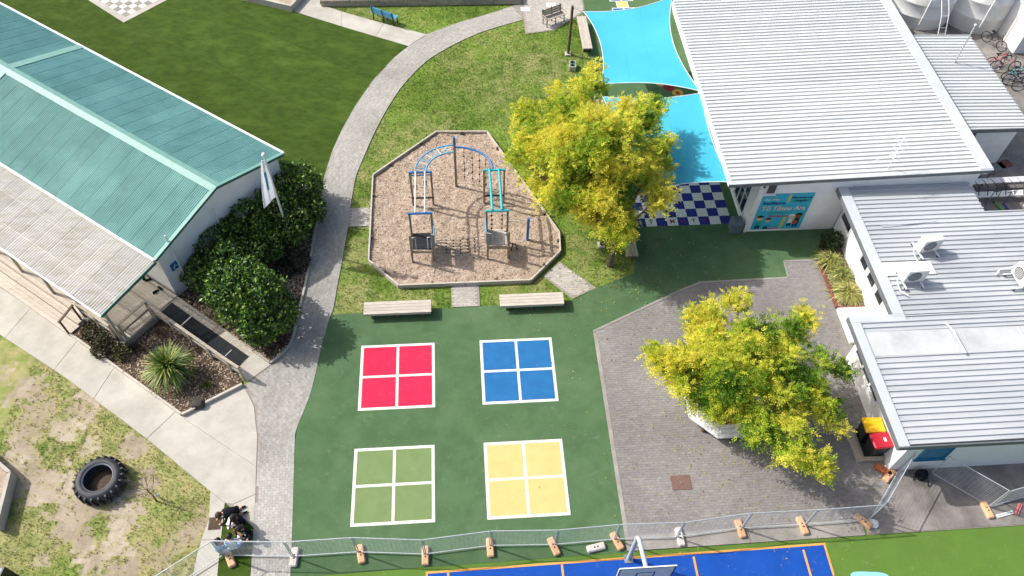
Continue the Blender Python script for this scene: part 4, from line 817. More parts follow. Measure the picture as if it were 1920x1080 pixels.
# verandah roof of clear corrugated sheets
corrugated(tb, -.06, LN, -2.92, 2.44, -.12, 2.82, .84, .12, .024, 'poly_sheet', 'verandah_sheet')
MB().beam(LB(-.09, -2.94, 2.40), LB(-.09, -.1, 2.78), .035, .14).build('verandah_barge', 'teal_fascia', tb)
for k in range(4): MB().beam(LB(-.08+k*6.8, -2.95, 2.38), LB(-.08+(k+1)*6.8-.01, -2.95, 2.38), .07, .09).build('verandah_gutter', 'white_trim', tb)
for b in (-2.2, -1.5, -.8): MB().beam(LB(-.02, b, 2.43+(b+2.92)*.1357-.035), LB(LN, b, 2.43+(b+2.92)*.1357-.035), .06, .05).build('purlin', 'white_trim', tb)
for b in (-2.1, -1.0): MB().beam(LB(-.02, b, 2.44+(b+2.92)*.1357+.032), LB(LN, b, 2.44+(b+2.92)*.1357+.030), .022, .008).build('roof_strap', 'poly_sheet', tb)
for k in range(9): a = .1+k*2.06; MB().beam(LB(a, -2.85, 2.36), LB(a, -.1, 2.72), .05, .10).build('rafter', 'timber_pale', tb)
for k, a in enumerate((.02, 2.15, 4.23, 6.29, 8.35, 10.4, 12.5, 14.6)): MB().box((*LB(a, -2.76)[:2], 1.4), (.1, .1, 1.9), LA).build('verandah_post', 'timber', tb)
as_ = MB().add([LB(.09, .42, 1.5), LB(.09, .82, 1.5), LB(.09, .82, 1.9), LB(.09, .42, 1.9), LB(.115, .42, 1.5), LB(.115, .82, 1.5), LB(.115, .82, 1.9), LB(.115, .42, 1.9)], [(3, 2, 1, 0), (4, 5, 6, 7), (0, 1, 5, 4), (1, 2, 6, 5), (2, 3, 7, 6), (3, 0, 4, 7)]).build('access_sign', 'paint_blue'); tag(as_, 'small square blue access sign with white emblem on the gable wall', 'sign')
MB().beam(LB(.08, .62, 1.82), LB(.08, .62, 1.70), .05, .01, up=(1, 0, 0)).build('emblem', 'paint_white', as_); MB().tube([LB(.082, .62+.09*math.cos(t), 1.63+.08*math.sin(t)) for t in [k*.45 for k in range(11)]], .015, 5).build('emblem', 'paint_white', as_)

# ---- deck, steps, ramp, rails
dk = thing('timber_deck', 'weathered timber deck with steps along the verandah', 'deck', LB(4, -1.5, 0))
for r_ in range(20):
    b = -2.86+r_*.1435; cuts = [-.11, 1.9+1.3*((r_*7) % 5)/5, 6.5+((r_*3) % 4)*.5, 20]
    for c0_, c1_ in zip(cuts[:-1], cuts[1:]): blk(LB, c0_, c1_-.006, b, b+.138, .40, .445+.003*((r_*5) % 3-1), 'plank', 'timber_deck', dk)
for b, z in ((-2.9, .2), (-1.5, .2)): blk(LB, -.06, 20, b, b+.04, .02, .399, 'bearer', 'timber', dk)
blk(LB, -.15, -.112, -2.88, -.02, .05, .42, 'end_board', 'timber', dk)
for s, (b0, z) in enumerate(((-3.2, .29), (-3.72, .14))):
    nb_ = 2 if s == 0 else 3; w = (.3 if s == 0 else .52)/nb_
    for k in range(nb_):
        for a0, a1 in ((2.27, 6.2), (6.21, 12), (12.01, 20)): blk(LB, a0, a1, b0+k*w, b0+(k+1)*w-.007, z-.05, z, 'tread', 'timber_deck', dk)
    blk(LB, 2.3, 20, b0+.005, b0+.03, .01, z-.051, 'riser', 'timber', dk); blk(LB, 2.27, 2.3, b0, b0+(.3 if s == 0 else .52), .01, z-.051, 'stringer', 'timber', dk)
rl = thing('deck_railing', 'grey timber handrail around the open end of the deck', 'railing', LB(-.1, -2, .445))
def rail_run(par, pts, hz, mid=True, m='timber', pw=.09):
    for p in pts: MB().box((p[0], p[1], p[2]+hz/2), (pw, pw, hz), LA).build('post', m, par)
    for p, q in zip(pts[:-1], pts[1:]):
        MB().beam((p[0], p[1], p[2]+hz+.02), (q[0], q[1], q[2]+hz+.02), .11, .045).build('top_rail', m, par)
        if mid: MB().beam((p[0], p[1], p[2]+hz*.5), (q[0], q[1], q[2]+hz*.5), .04, .12).build('mid_rail', m, par)
rail_run(rl, [LB(-.05, -2.62, .445), LB(-.05, -1.25, .445)], .95)
rail_run(rl, [LB(.25, -2.83, .445), LB(1.2, -2.83, .445), LB(2.2, -2.83, .445)], .9)
rs = thing('step_handrail', 'dark timber handrail sloping down beside the deck steps', 'railing', LB(2.3, -3.3, 0))
for b, z0, h in ((-2.98, .29, .92), (-3.68, .03, .95)): MB().box((*LB(2.33, b)[:2], z0+h/2), (.07, .07, h), LA).build('post', 'timber_dark', rs)
MB().beam(LB(2.33, -2.9, 1.26), LB(2.33, -3.75, .98), .09, .05).build('top_rail', 'timber_dark', rs)
rp = thing('access_ramp', 'timber access ramp with black rubber mats leading to the deck', 'ramp', LB(-2.3, -.7, 0))
rz_ = lambda a: .43*(1-max(0, (-a-.15))/4.35)+.02
def slope(a0, a1, b0, b1, up, th, nm, m): return MB().hexa([LB(a1, b0, rz_(a1)+up-th), LB(a0, b0, rz_(a0)+up-th), LB(a0, b1, rz_(a0)+up-th), LB(a1, b1, rz_(a1)+up-th), LB(a1, b0, rz_(a1)+up), LB(a0, b0, rz_(a0)+up), LB(a0, b1, rz_(a0)+up), LB(a1, b1, rz_(a1)+up)]).build(nm, m, rp)
for k in range(30): slope(-.155-k*.145, -.155-(k+1)*.145+.006, -1.14, -.02, -.012, .04, 'plank', 'timber_deck')
for a0, a1 in ((-.2, -1.28), (-1.34, -2.32), (-2.33, -3.42), (-3.43, -4.46)): slope(a0, a1, -1.06, -.36, .003, .013, 'mat', 'rubber_mat')
slope(-1.285, -1.335, -1.05, -.37, .004, .012, 'nosing', 'paint_white'); slope(-3.7, -3.725, -1.0, -.55, .007, .003, 'nosing', 'paint_white')
for b in (-1.17, -.05): slope(-.16, -4.5, b, b+.035, .05, .12, 'kerb_rail', 'timber')
sheet('ramp_landing', [LB(-4.52, -1.2), LB(-4.52, 0), LB(-5.5, 0), LB(-5.25, -1.25)], .034, 'concrete', th=.034)
rr = thing('ramp_railing', 'grey timber handrail running down the side of the ramp', 'railing', LB(-2.3, -1.25, 0))
rail_run(rr, [LB(a, -1.24, max(.0, rz_(a)-.05)) for a in (-.2, -1.25, -2.3, -3.35, -4.4, -5.05)], .88)
for i, (q, a) in enumerate((((-15.765, 20.060, 0.47), .5), ((-15.528, 19.956, 0.47), 1.9), ((-14.908, 19.559, 0.47), .9), ((-15.028, 19.356, 0.47), -.6))):
    t = thing('shoe', 'dark shoe of the pair near the verandah edge' if i < 2 else 'dark shoe of the pair near the white wall', 'shoe', (q[0], q[1], .447), 'shoes left on the deck', a)
    ORG[t.name] = (0, 0, 0)
    MB().add([(x*w, y, z) for (y, w, z) in ((-.13, .8, 0), (-.05, .75, 0), (.06, 1, 0), (.14, .5, 0), (-.13, .75, .09), (-.05, .7, .09), (.06, .85, .06), (.14, .4, .03)) for x in (-.05, .05)], [(0, 2, 3, 1), (2, 4, 5, 3), (4, 6, 7, 5), (8, 9, 11, 10), (10, 11, 13, 12), (12, 13, 15, 14), (0, 1, 9, 8), (6, 14, 15, 7), (0, 8, 10, 2), (2, 10, 12, 4), (4, 12, 14, 6), (1, 3, 11, 9), (3, 5, 13, 11), (5, 7, 15, 13)], 0, True).build('upper', 'cloth_black', t)
    MB().box((0, 0, .008), (.09, .27, .016)).build('sole', 'rubber', t)

# ================================================================ PLAYGROUND
pg = thing('climbing_frame', 'timber and blue pipe climbing frame with arched ladder on the bark', 'climbing frame', GR(-.2, 24.5, .05))
def gp(u, v, h, m='play_post', w=.088): return MB().box((*GR(u, v)[:2], .02+h/2), (w, w, h), GA).build('post', m, pg)
def pipe(pts, r, m, nm, n=8): return MB().tube([GR(*p) for p in pts], r, n).build(nm, m, pg)
for u0, u1, plm, pz, bm in ((-2.3, -1.36, 'rubber_mat', .9, 'blue_paint_metal'), (1.03, 1.95, 'timber_pale', 1.0, 'cyan_paint_metal')):
    gp(u0, 22.15, 1.85, 'play_post'); gp(u1, 22.17, 1.85)
    for u in (u0, u1): gp(u, 23.08, 2.25); gp(u, 25.54, 2.25)
    for k in range(6):
        b0 = 22.2+k*.152; MB().hexa(hexpts(GR, u0+.06, u1-.06, b0, b0+.147, pz-.05, pz)).build('platform_plank', plm, pg)
    for v in (22.12, 23.12): MB().hexa(hexpts(GR, u0, u1, v-.03, v+.03, pz-.18, pz-.055)).build('platform_bearer', 'play_post', pg)
    pipe([(u0-.06, 23.05, 2.25), (u1+.06, 23.05, 2.25)], .055, bm, 'cross_beam'); pipe([(u0-.06, 25.53, 2.25), (u1+.06, 25.53, 2.25)], .055, bm, 'cross_beam')
    pipe([(u0, 25.5, .62), (u1, 25.5, .62)], .045, 'black_plastic', 'foot_bar')
    um = (u0+u1)/2
    for s_ in (-.21, .21): pipe([(um+s_, 23.05, 2.31), (um+s_, 25.53, 2.31)], .038 if u0 < 0 else .055, 'cream_paint_metal' if u0 < 0 else bm, 'overhead_bar')
    for s_ in (-.34, .34): pipe([(um+s_-.08, 22.2, pz), (um+s_-.08, 22.2, pz+.75), (um+s_+.08, 22.2, pz+.75), (um+s_+.08, 22.2, pz)], .018, 'galv_pale', 'grab_rail', 6)
pipe([(-2.33, 25.5, 2.10), (-1.33, 25.5, 2.10)], .03, 'sky_paint_metal', 'cross_beam')
for s_, v in ((-2.04, 24.7), (-1.62, 24.95)):
    pipe([(s_-.06, v, 2.28), (s_-.06, v, 2.02), (s_+.06, v, 2.02), (s_+.06, v, 2.28)], .022, 'grip', 'trapeze_handle', 6)
MB().hexa(hexpts(GR, -1.31, -1.27, 22.2, 23.05, .95, 1.75)).build('side_panel', 'sky_paint_metal', pg); MB().hexa(hexpts(GR, .95, .99, 22.25, 23.05, 1.05, 1.8)).build('side_panel', 'sky_paint_metal', pg)
pipe([(-1.3, 22.05, .62), (-1.3, 22.9, .5), (-.9, 22.95, .38), (-.55, 22.8, .3)], .022, 'galv_pale', 'step_rail', 6)
gp(-.26, 26.73, 2.75, 'play_post', .11); MB().box((*GR(-.26, 26.73)[:2], 2.98), (.115, .115, .45), GA).build('post_top', 'blue_paint_metal', pg)
def arc(p0, p1, p2, n=14):  # smooth through three points (quarter ellipse like)
    return [(p0[0]+(p2[0]-p0[0])*(1-math.cos(t)), p0[1]+(p2[1]-p0[1])*math.sin(t), p0[2]+(p2[2]-p0[2])*k/(n-1)) for k, t in enumerate([math.pi/2*k/(n-1) for k in range(n)])]
ao = arc((-2.06, 25.55, 2.3), 0, (-.25, 27.15, 2.34)); ai = arc((-1.57, 25.55, 2.3), 0, (-.26, 26.68, 2.34))
pipe(ao, .036, 'sky_paint_metal', 'arch_rail'); pipe(ai, .036, 'sky_paint_metal', 'arch_rail')
for k in range(1, 12, 1): pipe([ao[k], ai[k]], .02, 'sky_paint_metal' if k % 3 else 'cream_paint_metal', 'rung', 6)
ar = arc((1.43, 25.6, 2.3), 0, (-.25, 26.98, 2.36)); pipe(ar, .05, 'blue_paint_metal', 'arch_rail')
for k in (3, 5, 7, 9, 11):
    u, v, z = ar[k]; pipe([(u, v, z), (u+.01, v, 1.2), (u, v, .22)], .011, 'chain', 'climbing_chain', 5)
    for j in range(4): MB().lathe(GR(u, v, .45+j*.45), [(0, -.035), (.04, -.02), (.045, .02), (0, .035)], 8).build('grip_knob', 'black_plastic', pg)
for u in (1.25, 1.7):
    pipe([(u, 23.05, 2.2), (u+.02, 22.98, 1.5), (u, 23.0, 1.0)], .011, 'chain', 'climbing_chain', 5)
    for j in range(4): MB().lathe(GR(u, 23.01, 1.15+j*.28), [(0, -.035), (.04, -.02), (.045, .02), (0, .035)], 8).build('grip_knob', 'black_plastic', pg)
for r_ in range(5):
    v = 22.3+r_*.18; pipe([(-1.25, v, .45), (-.2, v+.05, .30+.02*r_), (.95, v, .62)], .011, 'chain', 'net_rope', 5)
    for j in range(5): MB().lathe(GR(-.8+j*.32, v+.03, .34+abs(j-2)*.04), [(0, -.03), (.035, -.02), (.04, .02), (0, .03)], 8).build('grip_knob', 'black_plastic', pg)
MB().box((*GR(2.89, 23.19)[:2], .78), (.11, .11, 1.52), GA).build('post', 'blue_paint_metal', pg); pipe([(2.86, 23.19, 1.42), (1.98, 23.1, 1.46)], .022, 'cream_paint_metal', 'chin_bar')
pipe([(2.1, 22.55, .08), (2.2, 22.8, .35), (2.32, 22.75, .3), (2.38, 22.55, .12)], .03, 'grip', 'spring_handle', 6)

# ================================================================ BENCHES
def plank_bench(label, u0, u1, v0, v1, along='u', m='timber_pale'):
    t = thing('plank_bench', label, 'bench', GR((u0+u1)/2, (v0+v1)/2, .02), 'low timber plank benches'); z = .45
    w = ((v1-v0) if along == 'u' else (u1-u0))/4
    for k in range(4):
        if along == 'u': blk(GR, u0, u1, v0+k*w, v0+(k+1)*w-.012, z-.05, z, 'plank', m, t)
        else: blk(GR, u0+k*w, u0+(k+1)*w-.012, v0, v1, z-.05, z, 'plank', m, t)
    L_ = (u1-u0) if along == 'u' else (v1-v0)
    for f in (.12, .5, .88):
        if along == 'u': c = u0+L_*f; blk(GR, c-.06, c+.06, v0+.06, v1-.06, .0, z-.051, 'leg', 'timber_dark', t)
        else: c = v0+L_*f; blk(GR, u0+.06, u1-.06, c-.06, c+.06, .0, z-.051, 'leg', 'timber_dark', t)
    if along == 'u':
        for v in (v0, v1-.03): blk(GR, u0+.02, u1-.02, v+.001, v+.029, z-.15, z-.0505, 'apron', m, t)
    else:
        for u in (u0, u1-.03): blk(GR, u+.001, u+.029, v0+.02, v1-.02, z-.15, z-.0505, 'apron', m, t)
plank_bench('pale plank bench on the grass edge near the red court', -4.3, -1.49, 19.13, 19.77)
plank_bench('pale plank bench on the grass edge near the blue court', 1.41, 4.14, 19.27, 19.89)
plank_bench('weathered plank bench under the golden tree beside the chequered paint', 7.2, 7.74, 21.72, 24.7, 'v', 'timber')
plank_bench('pale plank bench beside the timber post at the sail corner', 7.07, 7.6, 36.66, 39.7, 'v')
plank_bench('pale plank bench between the block planter and the golden tree', 7.1, 7.6, 31.2, 34.35, 'v')
def slat_bench(label, p, q, m, legm, back_side, nm, cat='bench', seat_w=.42, bh=.38):
    """park bench with slatted seat and back; p-q run along the back legs"""
    p = Vector(p); q = Vector(q); d = (q-p).normalized(); n = Vector((-d.y, d.x, 0))*back_side; t = thing(nm, label, cat, tuple((p+q)/2))
    up = Vector((0, 0, 1))
    for k in range(3): a = n*(.06+k*seat_w/3); MB().beam(p+a+up*.45, q+a+up*.45, seat_w/3-.02, .035).build('seat_slat', m, t)
    for k in range(3): a = n*(-.03-.03*k); MB().beam(p+a+up*(.56+k*bh/3), q+a+up*(.56+k*bh/3), .03, bh/3-.015).build('back_slat', m, t)
    for f in (.06, .5, .94):
        b = p+(q-p)*f
        MB().beam(b-n*.0+up*.02, b-n*.02+up*.45, .06, .06).build('leg', legm, t); MB().beam(b-n*.02+up*.45, b-n*.12+up*.92, .05, .05).build('back_post', legm, t)
        MB().beam(b+n*(seat_w)+up*.02, b+n*(seat_w-.04)+up*.43, .06, .06).build('leg', legm, t); MB().beam(b+up*.41, b+n*seat_w+up*.41, .05, .04).build('seat_bearer', legm, t)
    return t
slat_bench('bright blue plank bench with black legs facing the sleeper wall', (-8.709, 39.789, 0), (-7.327, 39.154, 0), 'sky_paint_metal', 'black_plastic', 1, 'park_bench', bh=.42)
tb_ = slat_bench('grey slatted park bench with armrests on the brick forecourt', (1.146, 39.907, 0), (2.272, 40.661, 0), 'timber', 'steel_grey', -1, 'park_bench')
_a, _b = Vector((1.146, 39.907, 0)), Vector((2.272, 40.661, 0)); _d = (_b-_a).normalized(); _n = Vector((_d.y, -_d.x, 0))
for e in (_a, _b): MB().beam(tuple(e+Vector((0, 0, .66))), tuple(e+_n*.45+Vector((0, 0, .64))), .05, .03).build('armrest', 'timber', tb_)
# octagonal seat round the second tree
hx = thing('octagonal_tree_seat', 'white octagonal plank seat around the tree on the pavers', 'bench', GR(9.9, 14.25, .02)); cu, cv, hw, ct = 9.9, 14.25, 1.52, .92
def octo(s): return [(cu-hw*s, cv-(hw-ct)*s), (cu-(hw-ct)*s, cv-hw*s), (cu+(hw-ct)*s, cv-hw*s), (cu+hw*s, cv-(hw-ct)*s), (cu+hw*s, cv+(hw-ct)*s), (cu+(hw-ct)*s, cv+hw*s), (cu-(hw-ct)*s, cv+hw*s), (cu-hw*s, cv+(hw-ct)*s)]
for i in range(8):
    for r0, r1 in ((1.0, .885), (.875, .76), (.75, .64)):
        o1, o2 = octo(r0), octo(r1); a, b_, c, d = o1[i], o1[(i+1) % 8], o2[(i+1) % 8], o2[i]; sh_ = .006
        MB().prism([GR(*lerp(a, b_, sh_)), GR(*lerp(b_, a, sh_)), GR(*lerp(c, d, sh_)), GR(*lerp(d, c, sh_))], .40, .45).build('seat_plank', 'white_trim', hx)
    o1, o2 = octo(.97), octo(.66); a = lerp(o1[i], o1[(i+1) % 8], .5); c = lerp(o2[i], o2[(i+1) % 8], .5); MB().beam(GR(*a, .20), GR(*c, .20), .08, .39).build('support', 'timber_dark', hx)
MB().prism([GR(*p) for p in octo(.6)], .0, .30).build('soil_box', 'mulch', hx)

# ================================================================ FOLIAGE
def leaf_quads(C0, D, N_, ln, wd):
    """quads centred on C0 with long axis D (unit) and normal N_"""
    S = np.cross(D, N_); S /= np.linalg.norm(S, axis=1)[:, None]+1e-9
    a = D*ln[:, None]/2; b = S*wd[:, None]/2
    return np.stack([C0-a, C0-a*.1+b, C0+a, C0-a*.1-b], 1)
def rand_dir(n): v = rng.normal(size=(n, 3)); return v/np.linalg.norm(v, axis=1)[:, None]
def golden_tree(label, base, fork, lobes, dens, seed, bias, spray=.26):
    """fine-leaved golden tree: limbs reach into every lobe of the crown, twigs carry feathery sprays"""
    global rng
    rng = np.random.default_rng(seed); rnd = random.Random(seed)
    t = thing('golden_tree', label, 'tree', tuple(base)); B = Vector(base); Fk = Vector(fork)
    tr = MB(); mid = B.lerp(Fk, .5)+Vector((.06, -.04, 0)); tr.tube([B-Vector((0, 0, .05)), B.lerp(mid, .3), mid, Fk], [.15, .125, .11, .10], 10)
    ends = []
    for (c, r) in lobes:
        c = Vector(c); m1 = Fk.lerp(c, .45)+Vector((rnd.uniform(-.2, .2), rnd.uniform(-.2, .2), .25)); tr.tube([Fk, m1, c], [.085, .06, .03], 7)
        for k in range(max(4, int(r*5))):
            d = Vector(rand_dir(1)[0]); d.z = d.z*.6+.1; e = c+d.normalized()*r*rnd.uniform(.6, .98); tr.tube([m1.lerp(c, rnd.uniform(.3, 1)), (c.lerp(e, .5))+Vector((0, 0, .1)), e], [.030, .020, .009], 5, caps=False); ends.append(np.array(e))
    tr.build('trunk', 'bark_tree', t)
    CL = []; RN = []
    cs = np.array([np.array(c) for c, _ in lobes]); rs = np.array([r for _, r in lobes])
    for (c, r) in lobes:
        n = int(dens*r*r*r*.55+dens*r*r*.45); d = rand_dir(n); d[:, 2] *= .85; q = rng.uniform(0, 1, n)**.42; p = np.array(c)+d*(r*q)[:, None]
        w = np.array([pnoise(Vector(x)*1.15) for x in p]); p = p[w > -.09]
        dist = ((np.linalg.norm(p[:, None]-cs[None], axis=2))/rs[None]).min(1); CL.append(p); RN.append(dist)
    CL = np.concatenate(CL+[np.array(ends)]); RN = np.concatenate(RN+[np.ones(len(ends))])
    ctr = cs.mean(0); out = CL-ctr; out /= np.linalg.norm(out, axis=1)[:, None]
    ns = 20; n = len(CL)*ns; cc = np.repeat(CL, ns, 0)+rng.normal(0, .15, (n, 3)); od = np.repeat(out, ns, 0)*.55+rand_dir(n)*.9; od[:, 2] += .05; od /= np.linalg.norm(od, axis=1)[:, None]
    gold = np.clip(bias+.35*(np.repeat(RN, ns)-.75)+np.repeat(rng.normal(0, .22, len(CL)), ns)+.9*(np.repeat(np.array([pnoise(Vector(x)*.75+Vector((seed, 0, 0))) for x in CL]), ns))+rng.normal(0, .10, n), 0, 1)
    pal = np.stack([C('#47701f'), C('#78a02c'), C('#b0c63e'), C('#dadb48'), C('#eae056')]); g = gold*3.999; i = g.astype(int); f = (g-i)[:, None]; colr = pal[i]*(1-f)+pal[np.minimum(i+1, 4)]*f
    # feathery sprays: leaflets in pairs along a drooping rachis
    side = np.cross(od, np.array([0, 0, 1.0])); side /= np.linalg.norm(side, axis=1)[:, None]+1e-6; upv = np.cross(side, od); Vs = []; Cs = []
    L_ = rng.uniform(.7, 1.25, n)*spray
    for k, (s, lr) in enumerate(((.15, 1), (.15, -1), (.42, 1), (.42, -1), (.68, 1), (.68, -1), (.95, 0))):
        p = cc+od*(L_*s)[:, None]-np.array([0, 0, 1.0])*(L_*.35*s*s)[:, None]; D = od*.75+side*lr*.8+upv*rng.uniform(-.3, .1, (n, 1)); D /= np.linalg.norm(D, axis=1)[:, None]
        ln = L_*rng.uniform(.30, .42, n); N_ = upv+rand_dir(n)*.45; Vs.append(leaf_quads(p+D*(ln*.5)[:, None], D, N_, ln, ln*.46)); Cs.append(colr*rng.uniform(.85, 1.12, (n, 1)))
    V = np.concatenate(Vs).reshape(-1, 3); Cc = np.clip(np.concatenate(Cs), 0, 1)
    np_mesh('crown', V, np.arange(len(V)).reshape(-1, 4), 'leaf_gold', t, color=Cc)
    return t
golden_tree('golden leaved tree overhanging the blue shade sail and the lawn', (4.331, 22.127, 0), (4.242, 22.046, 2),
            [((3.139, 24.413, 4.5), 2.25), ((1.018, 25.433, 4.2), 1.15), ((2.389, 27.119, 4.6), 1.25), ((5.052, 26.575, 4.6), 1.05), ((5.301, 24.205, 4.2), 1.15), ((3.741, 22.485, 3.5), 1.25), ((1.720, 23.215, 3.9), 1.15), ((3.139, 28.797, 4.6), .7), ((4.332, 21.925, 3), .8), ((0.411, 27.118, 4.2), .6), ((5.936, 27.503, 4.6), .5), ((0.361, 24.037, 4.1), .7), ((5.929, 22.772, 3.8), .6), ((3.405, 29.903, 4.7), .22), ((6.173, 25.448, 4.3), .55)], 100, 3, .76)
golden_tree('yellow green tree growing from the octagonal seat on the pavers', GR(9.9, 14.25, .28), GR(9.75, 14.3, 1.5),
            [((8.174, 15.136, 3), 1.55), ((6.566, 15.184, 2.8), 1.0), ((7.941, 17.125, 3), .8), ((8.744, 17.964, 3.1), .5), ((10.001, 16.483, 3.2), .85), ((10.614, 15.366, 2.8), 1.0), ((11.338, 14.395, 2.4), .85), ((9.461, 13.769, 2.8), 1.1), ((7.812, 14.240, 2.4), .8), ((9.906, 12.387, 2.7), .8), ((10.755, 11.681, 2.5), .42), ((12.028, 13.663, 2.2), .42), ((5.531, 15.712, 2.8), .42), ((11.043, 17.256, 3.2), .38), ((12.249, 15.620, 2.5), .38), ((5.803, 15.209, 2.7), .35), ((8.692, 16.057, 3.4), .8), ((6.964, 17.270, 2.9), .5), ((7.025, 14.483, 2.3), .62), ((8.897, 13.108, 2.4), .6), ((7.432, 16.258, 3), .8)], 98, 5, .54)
rng = np.random.default_rng(21)
def shrub(nm, label, cat, lobes, m, pal, leaf=.10, dens=420, group=None, stem=True, asp=.5):
    b = lobes[0][0]; t = thing(nm, label, cat, (b[0], b[1], .03), group); Vs = []; Cs = []
    cs = np.array([c for c, _ in lobes]); rs = np.array([r for _, r in lobes])
    if stem:
        st = MB()
        for c, r in lobes:
            for k in range(3): st.tube([(b[0]+.05*k, b[1]-.04*k, .0), (c[0]*.6+b[0]*.4+.1*k, c[1]*.6+b[1]*.4, c[2]*.6), (c[0]+r*.3*(k-1), c[1], c[2]+r*.3)], [.04, .03, .012], 5)
        st.build('stem', 'bark_tree', t)
    for c, r in lobes:
        n = int(dens*r*r*4); d = rand_dir(n); bump = 1+.30*np.array([pnoise(Vector(x)*2.6+Vector(c)) for x in d])+.16*np.array([pnoise(Vector(x)*6+Vector(c)) for x in d])
        q = (rng.uniform(.78, 1.04, n)+(rng.uniform(0, 1, n) > .95)*rng.uniform(0, .14, n))*bump; p = np.array(c)+d*(r*q)[:, None]; p[:, 2] = np.array(c)[2]+d[:, 2]*r*q*.95
        ok = (p[:, 2] > .06) & (np.min(np.linalg.norm(p[:, None]-cs[None], axis=2)/rs[None], 1) > .66)
        p, d, q = p[ok], d[ok], q[ok]; n = len(p); D = d*.5+rand_dir(n)*.75; D[:, 2] += .3; D /= np.linalg.norm(D, axis=1)[:, None]; ln = rng.uniform(.7, 1.3, n)*leaf
        Vs.append(leaf_quads(p, D, d*.8+rand_dir(n)*.7, ln, ln*asp)); f = np.clip((rng.uniform(0, 1, n)**1.5)*1.1, 0, .999)*(len(pal)-1); i = f.astype(int); P_ = np.array([C(x) for x in pal]); w = (f-i)[:, None]; Cs.append(P_[i]*(1-w)+P_[np.minimum(i+1, len(pal)-1)]*w)
    V = np.concatenate(Vs).reshape(-1, 3); np_mesh('foliage', V, np.arange(len(V)).reshape(-1, 4), m, t, color=np.concatenate(Cs)); return t
HP = ['#223c16', '#36581f', '#4e762a', '#709a38', '#9cba54']
HG = 'glossy hedge shrubs by the gable wall'
shrub('hedge_shrub', 'broad tall glossy dark green shrub beside the ramp', 'shrub', [((-11.039, 18.839, 1.5), 1.35), ((-12.686, 19.817, 1.2), .85), ((-9.675, 17.963, 1.4), 1.05), ((-10.166, 17.443, 1.1), .8), ((-11.871, 20.275, 1.5), .95), ((-10.047, 18.329, 2), 1.05), ((-11.985, 19.229, 1.1), .8)], 'leaf_dark', HP, .17, 720, HG)
shrub('hedge_shrub', 'glossy dark shrub against the gable wall behind the broad one', 'shrub', [((-12.858, 21.390, 1.4), .85), ((-13.351, 20.661, 1), .65), ((-12.373, 22.018, 1.4), .75), ((-13.830, 20.224, 0.9), .5)], 'leaf_dark', HP, .16, 720, HG)
shrub('hedge_shrub', 'rounded glossy shrub in the middle of the gable wall hedge', 'shrub', [((-11.588, 22.520, 1.4), 1.05), ((-10.901, 21.531, 1.1), .9)], 'leaf_dark', HP, .16, 720, HG)
shrub('hedge_shrub', 'dark glossy shrub partly hidden behind the limp flag', 'shrub', [((-10.679, 23.513, 1.4), 1.0), ((-9.868, 22.717, 1.1), .85)], 'leaf_dark', HP, .16, 720, HG)
shrub('hedge_shrub', 'glossy shrub at the brick path corner beside the artificial turf', 'shrub', [((-9.911, 24.964, 1.3), 1.1), ((-9.326, 24.044, 0.9), .75), ((-10.854, 25.793, 1.1), .7)], 'leaf_dark', HP, .16, 720, HG)
LP = ['#2a2a1a', '#3d3d22', '#55532c', '#6b6a3a']
shrub('garden_shrub', 'low olive brown shrub under the deck corner', 'shrub', [((-16.231, 16.919, 0.3), .55), ((-17.080, 17.432, 0.25), .45), ((-16.451, 16.557, 0.25), .4)], 'leaf_dark', LP, .09, 2200, None, False)
shrub('garden_shrub', 'small khaki shrub between the deck post and the spiky plant', 'shrub', [((-15.591, 16.501, 0.2), .38)], 'leaf_dark', ['#4a4a28', '#66653a', '#807d4c'], .08, 2200, None, False)
shrub('garden_shrub', 'shaded dark shrub behind the flagpole foot', 'shrub', [((-9.419, 21.418, 0.3), .5), ((-9.928, 20.985, 0.25), .45)], 'leaf_dark', ['#20261a', '#2f3524', '#454a30'], .09, 1800, None, False)
shrub('ground_cover', 'reddish ground cover at the rounded corner of the hedge bed', 'shrub', [((-9.457, 17.393, 0.05), .3), ((-9.782, 16.860, 0.05), .22)], 'leaf_dark', ['#3a1f18', '#5a2a20', '#74382a', '#6a6a3a'], .08, 1800, None, False)
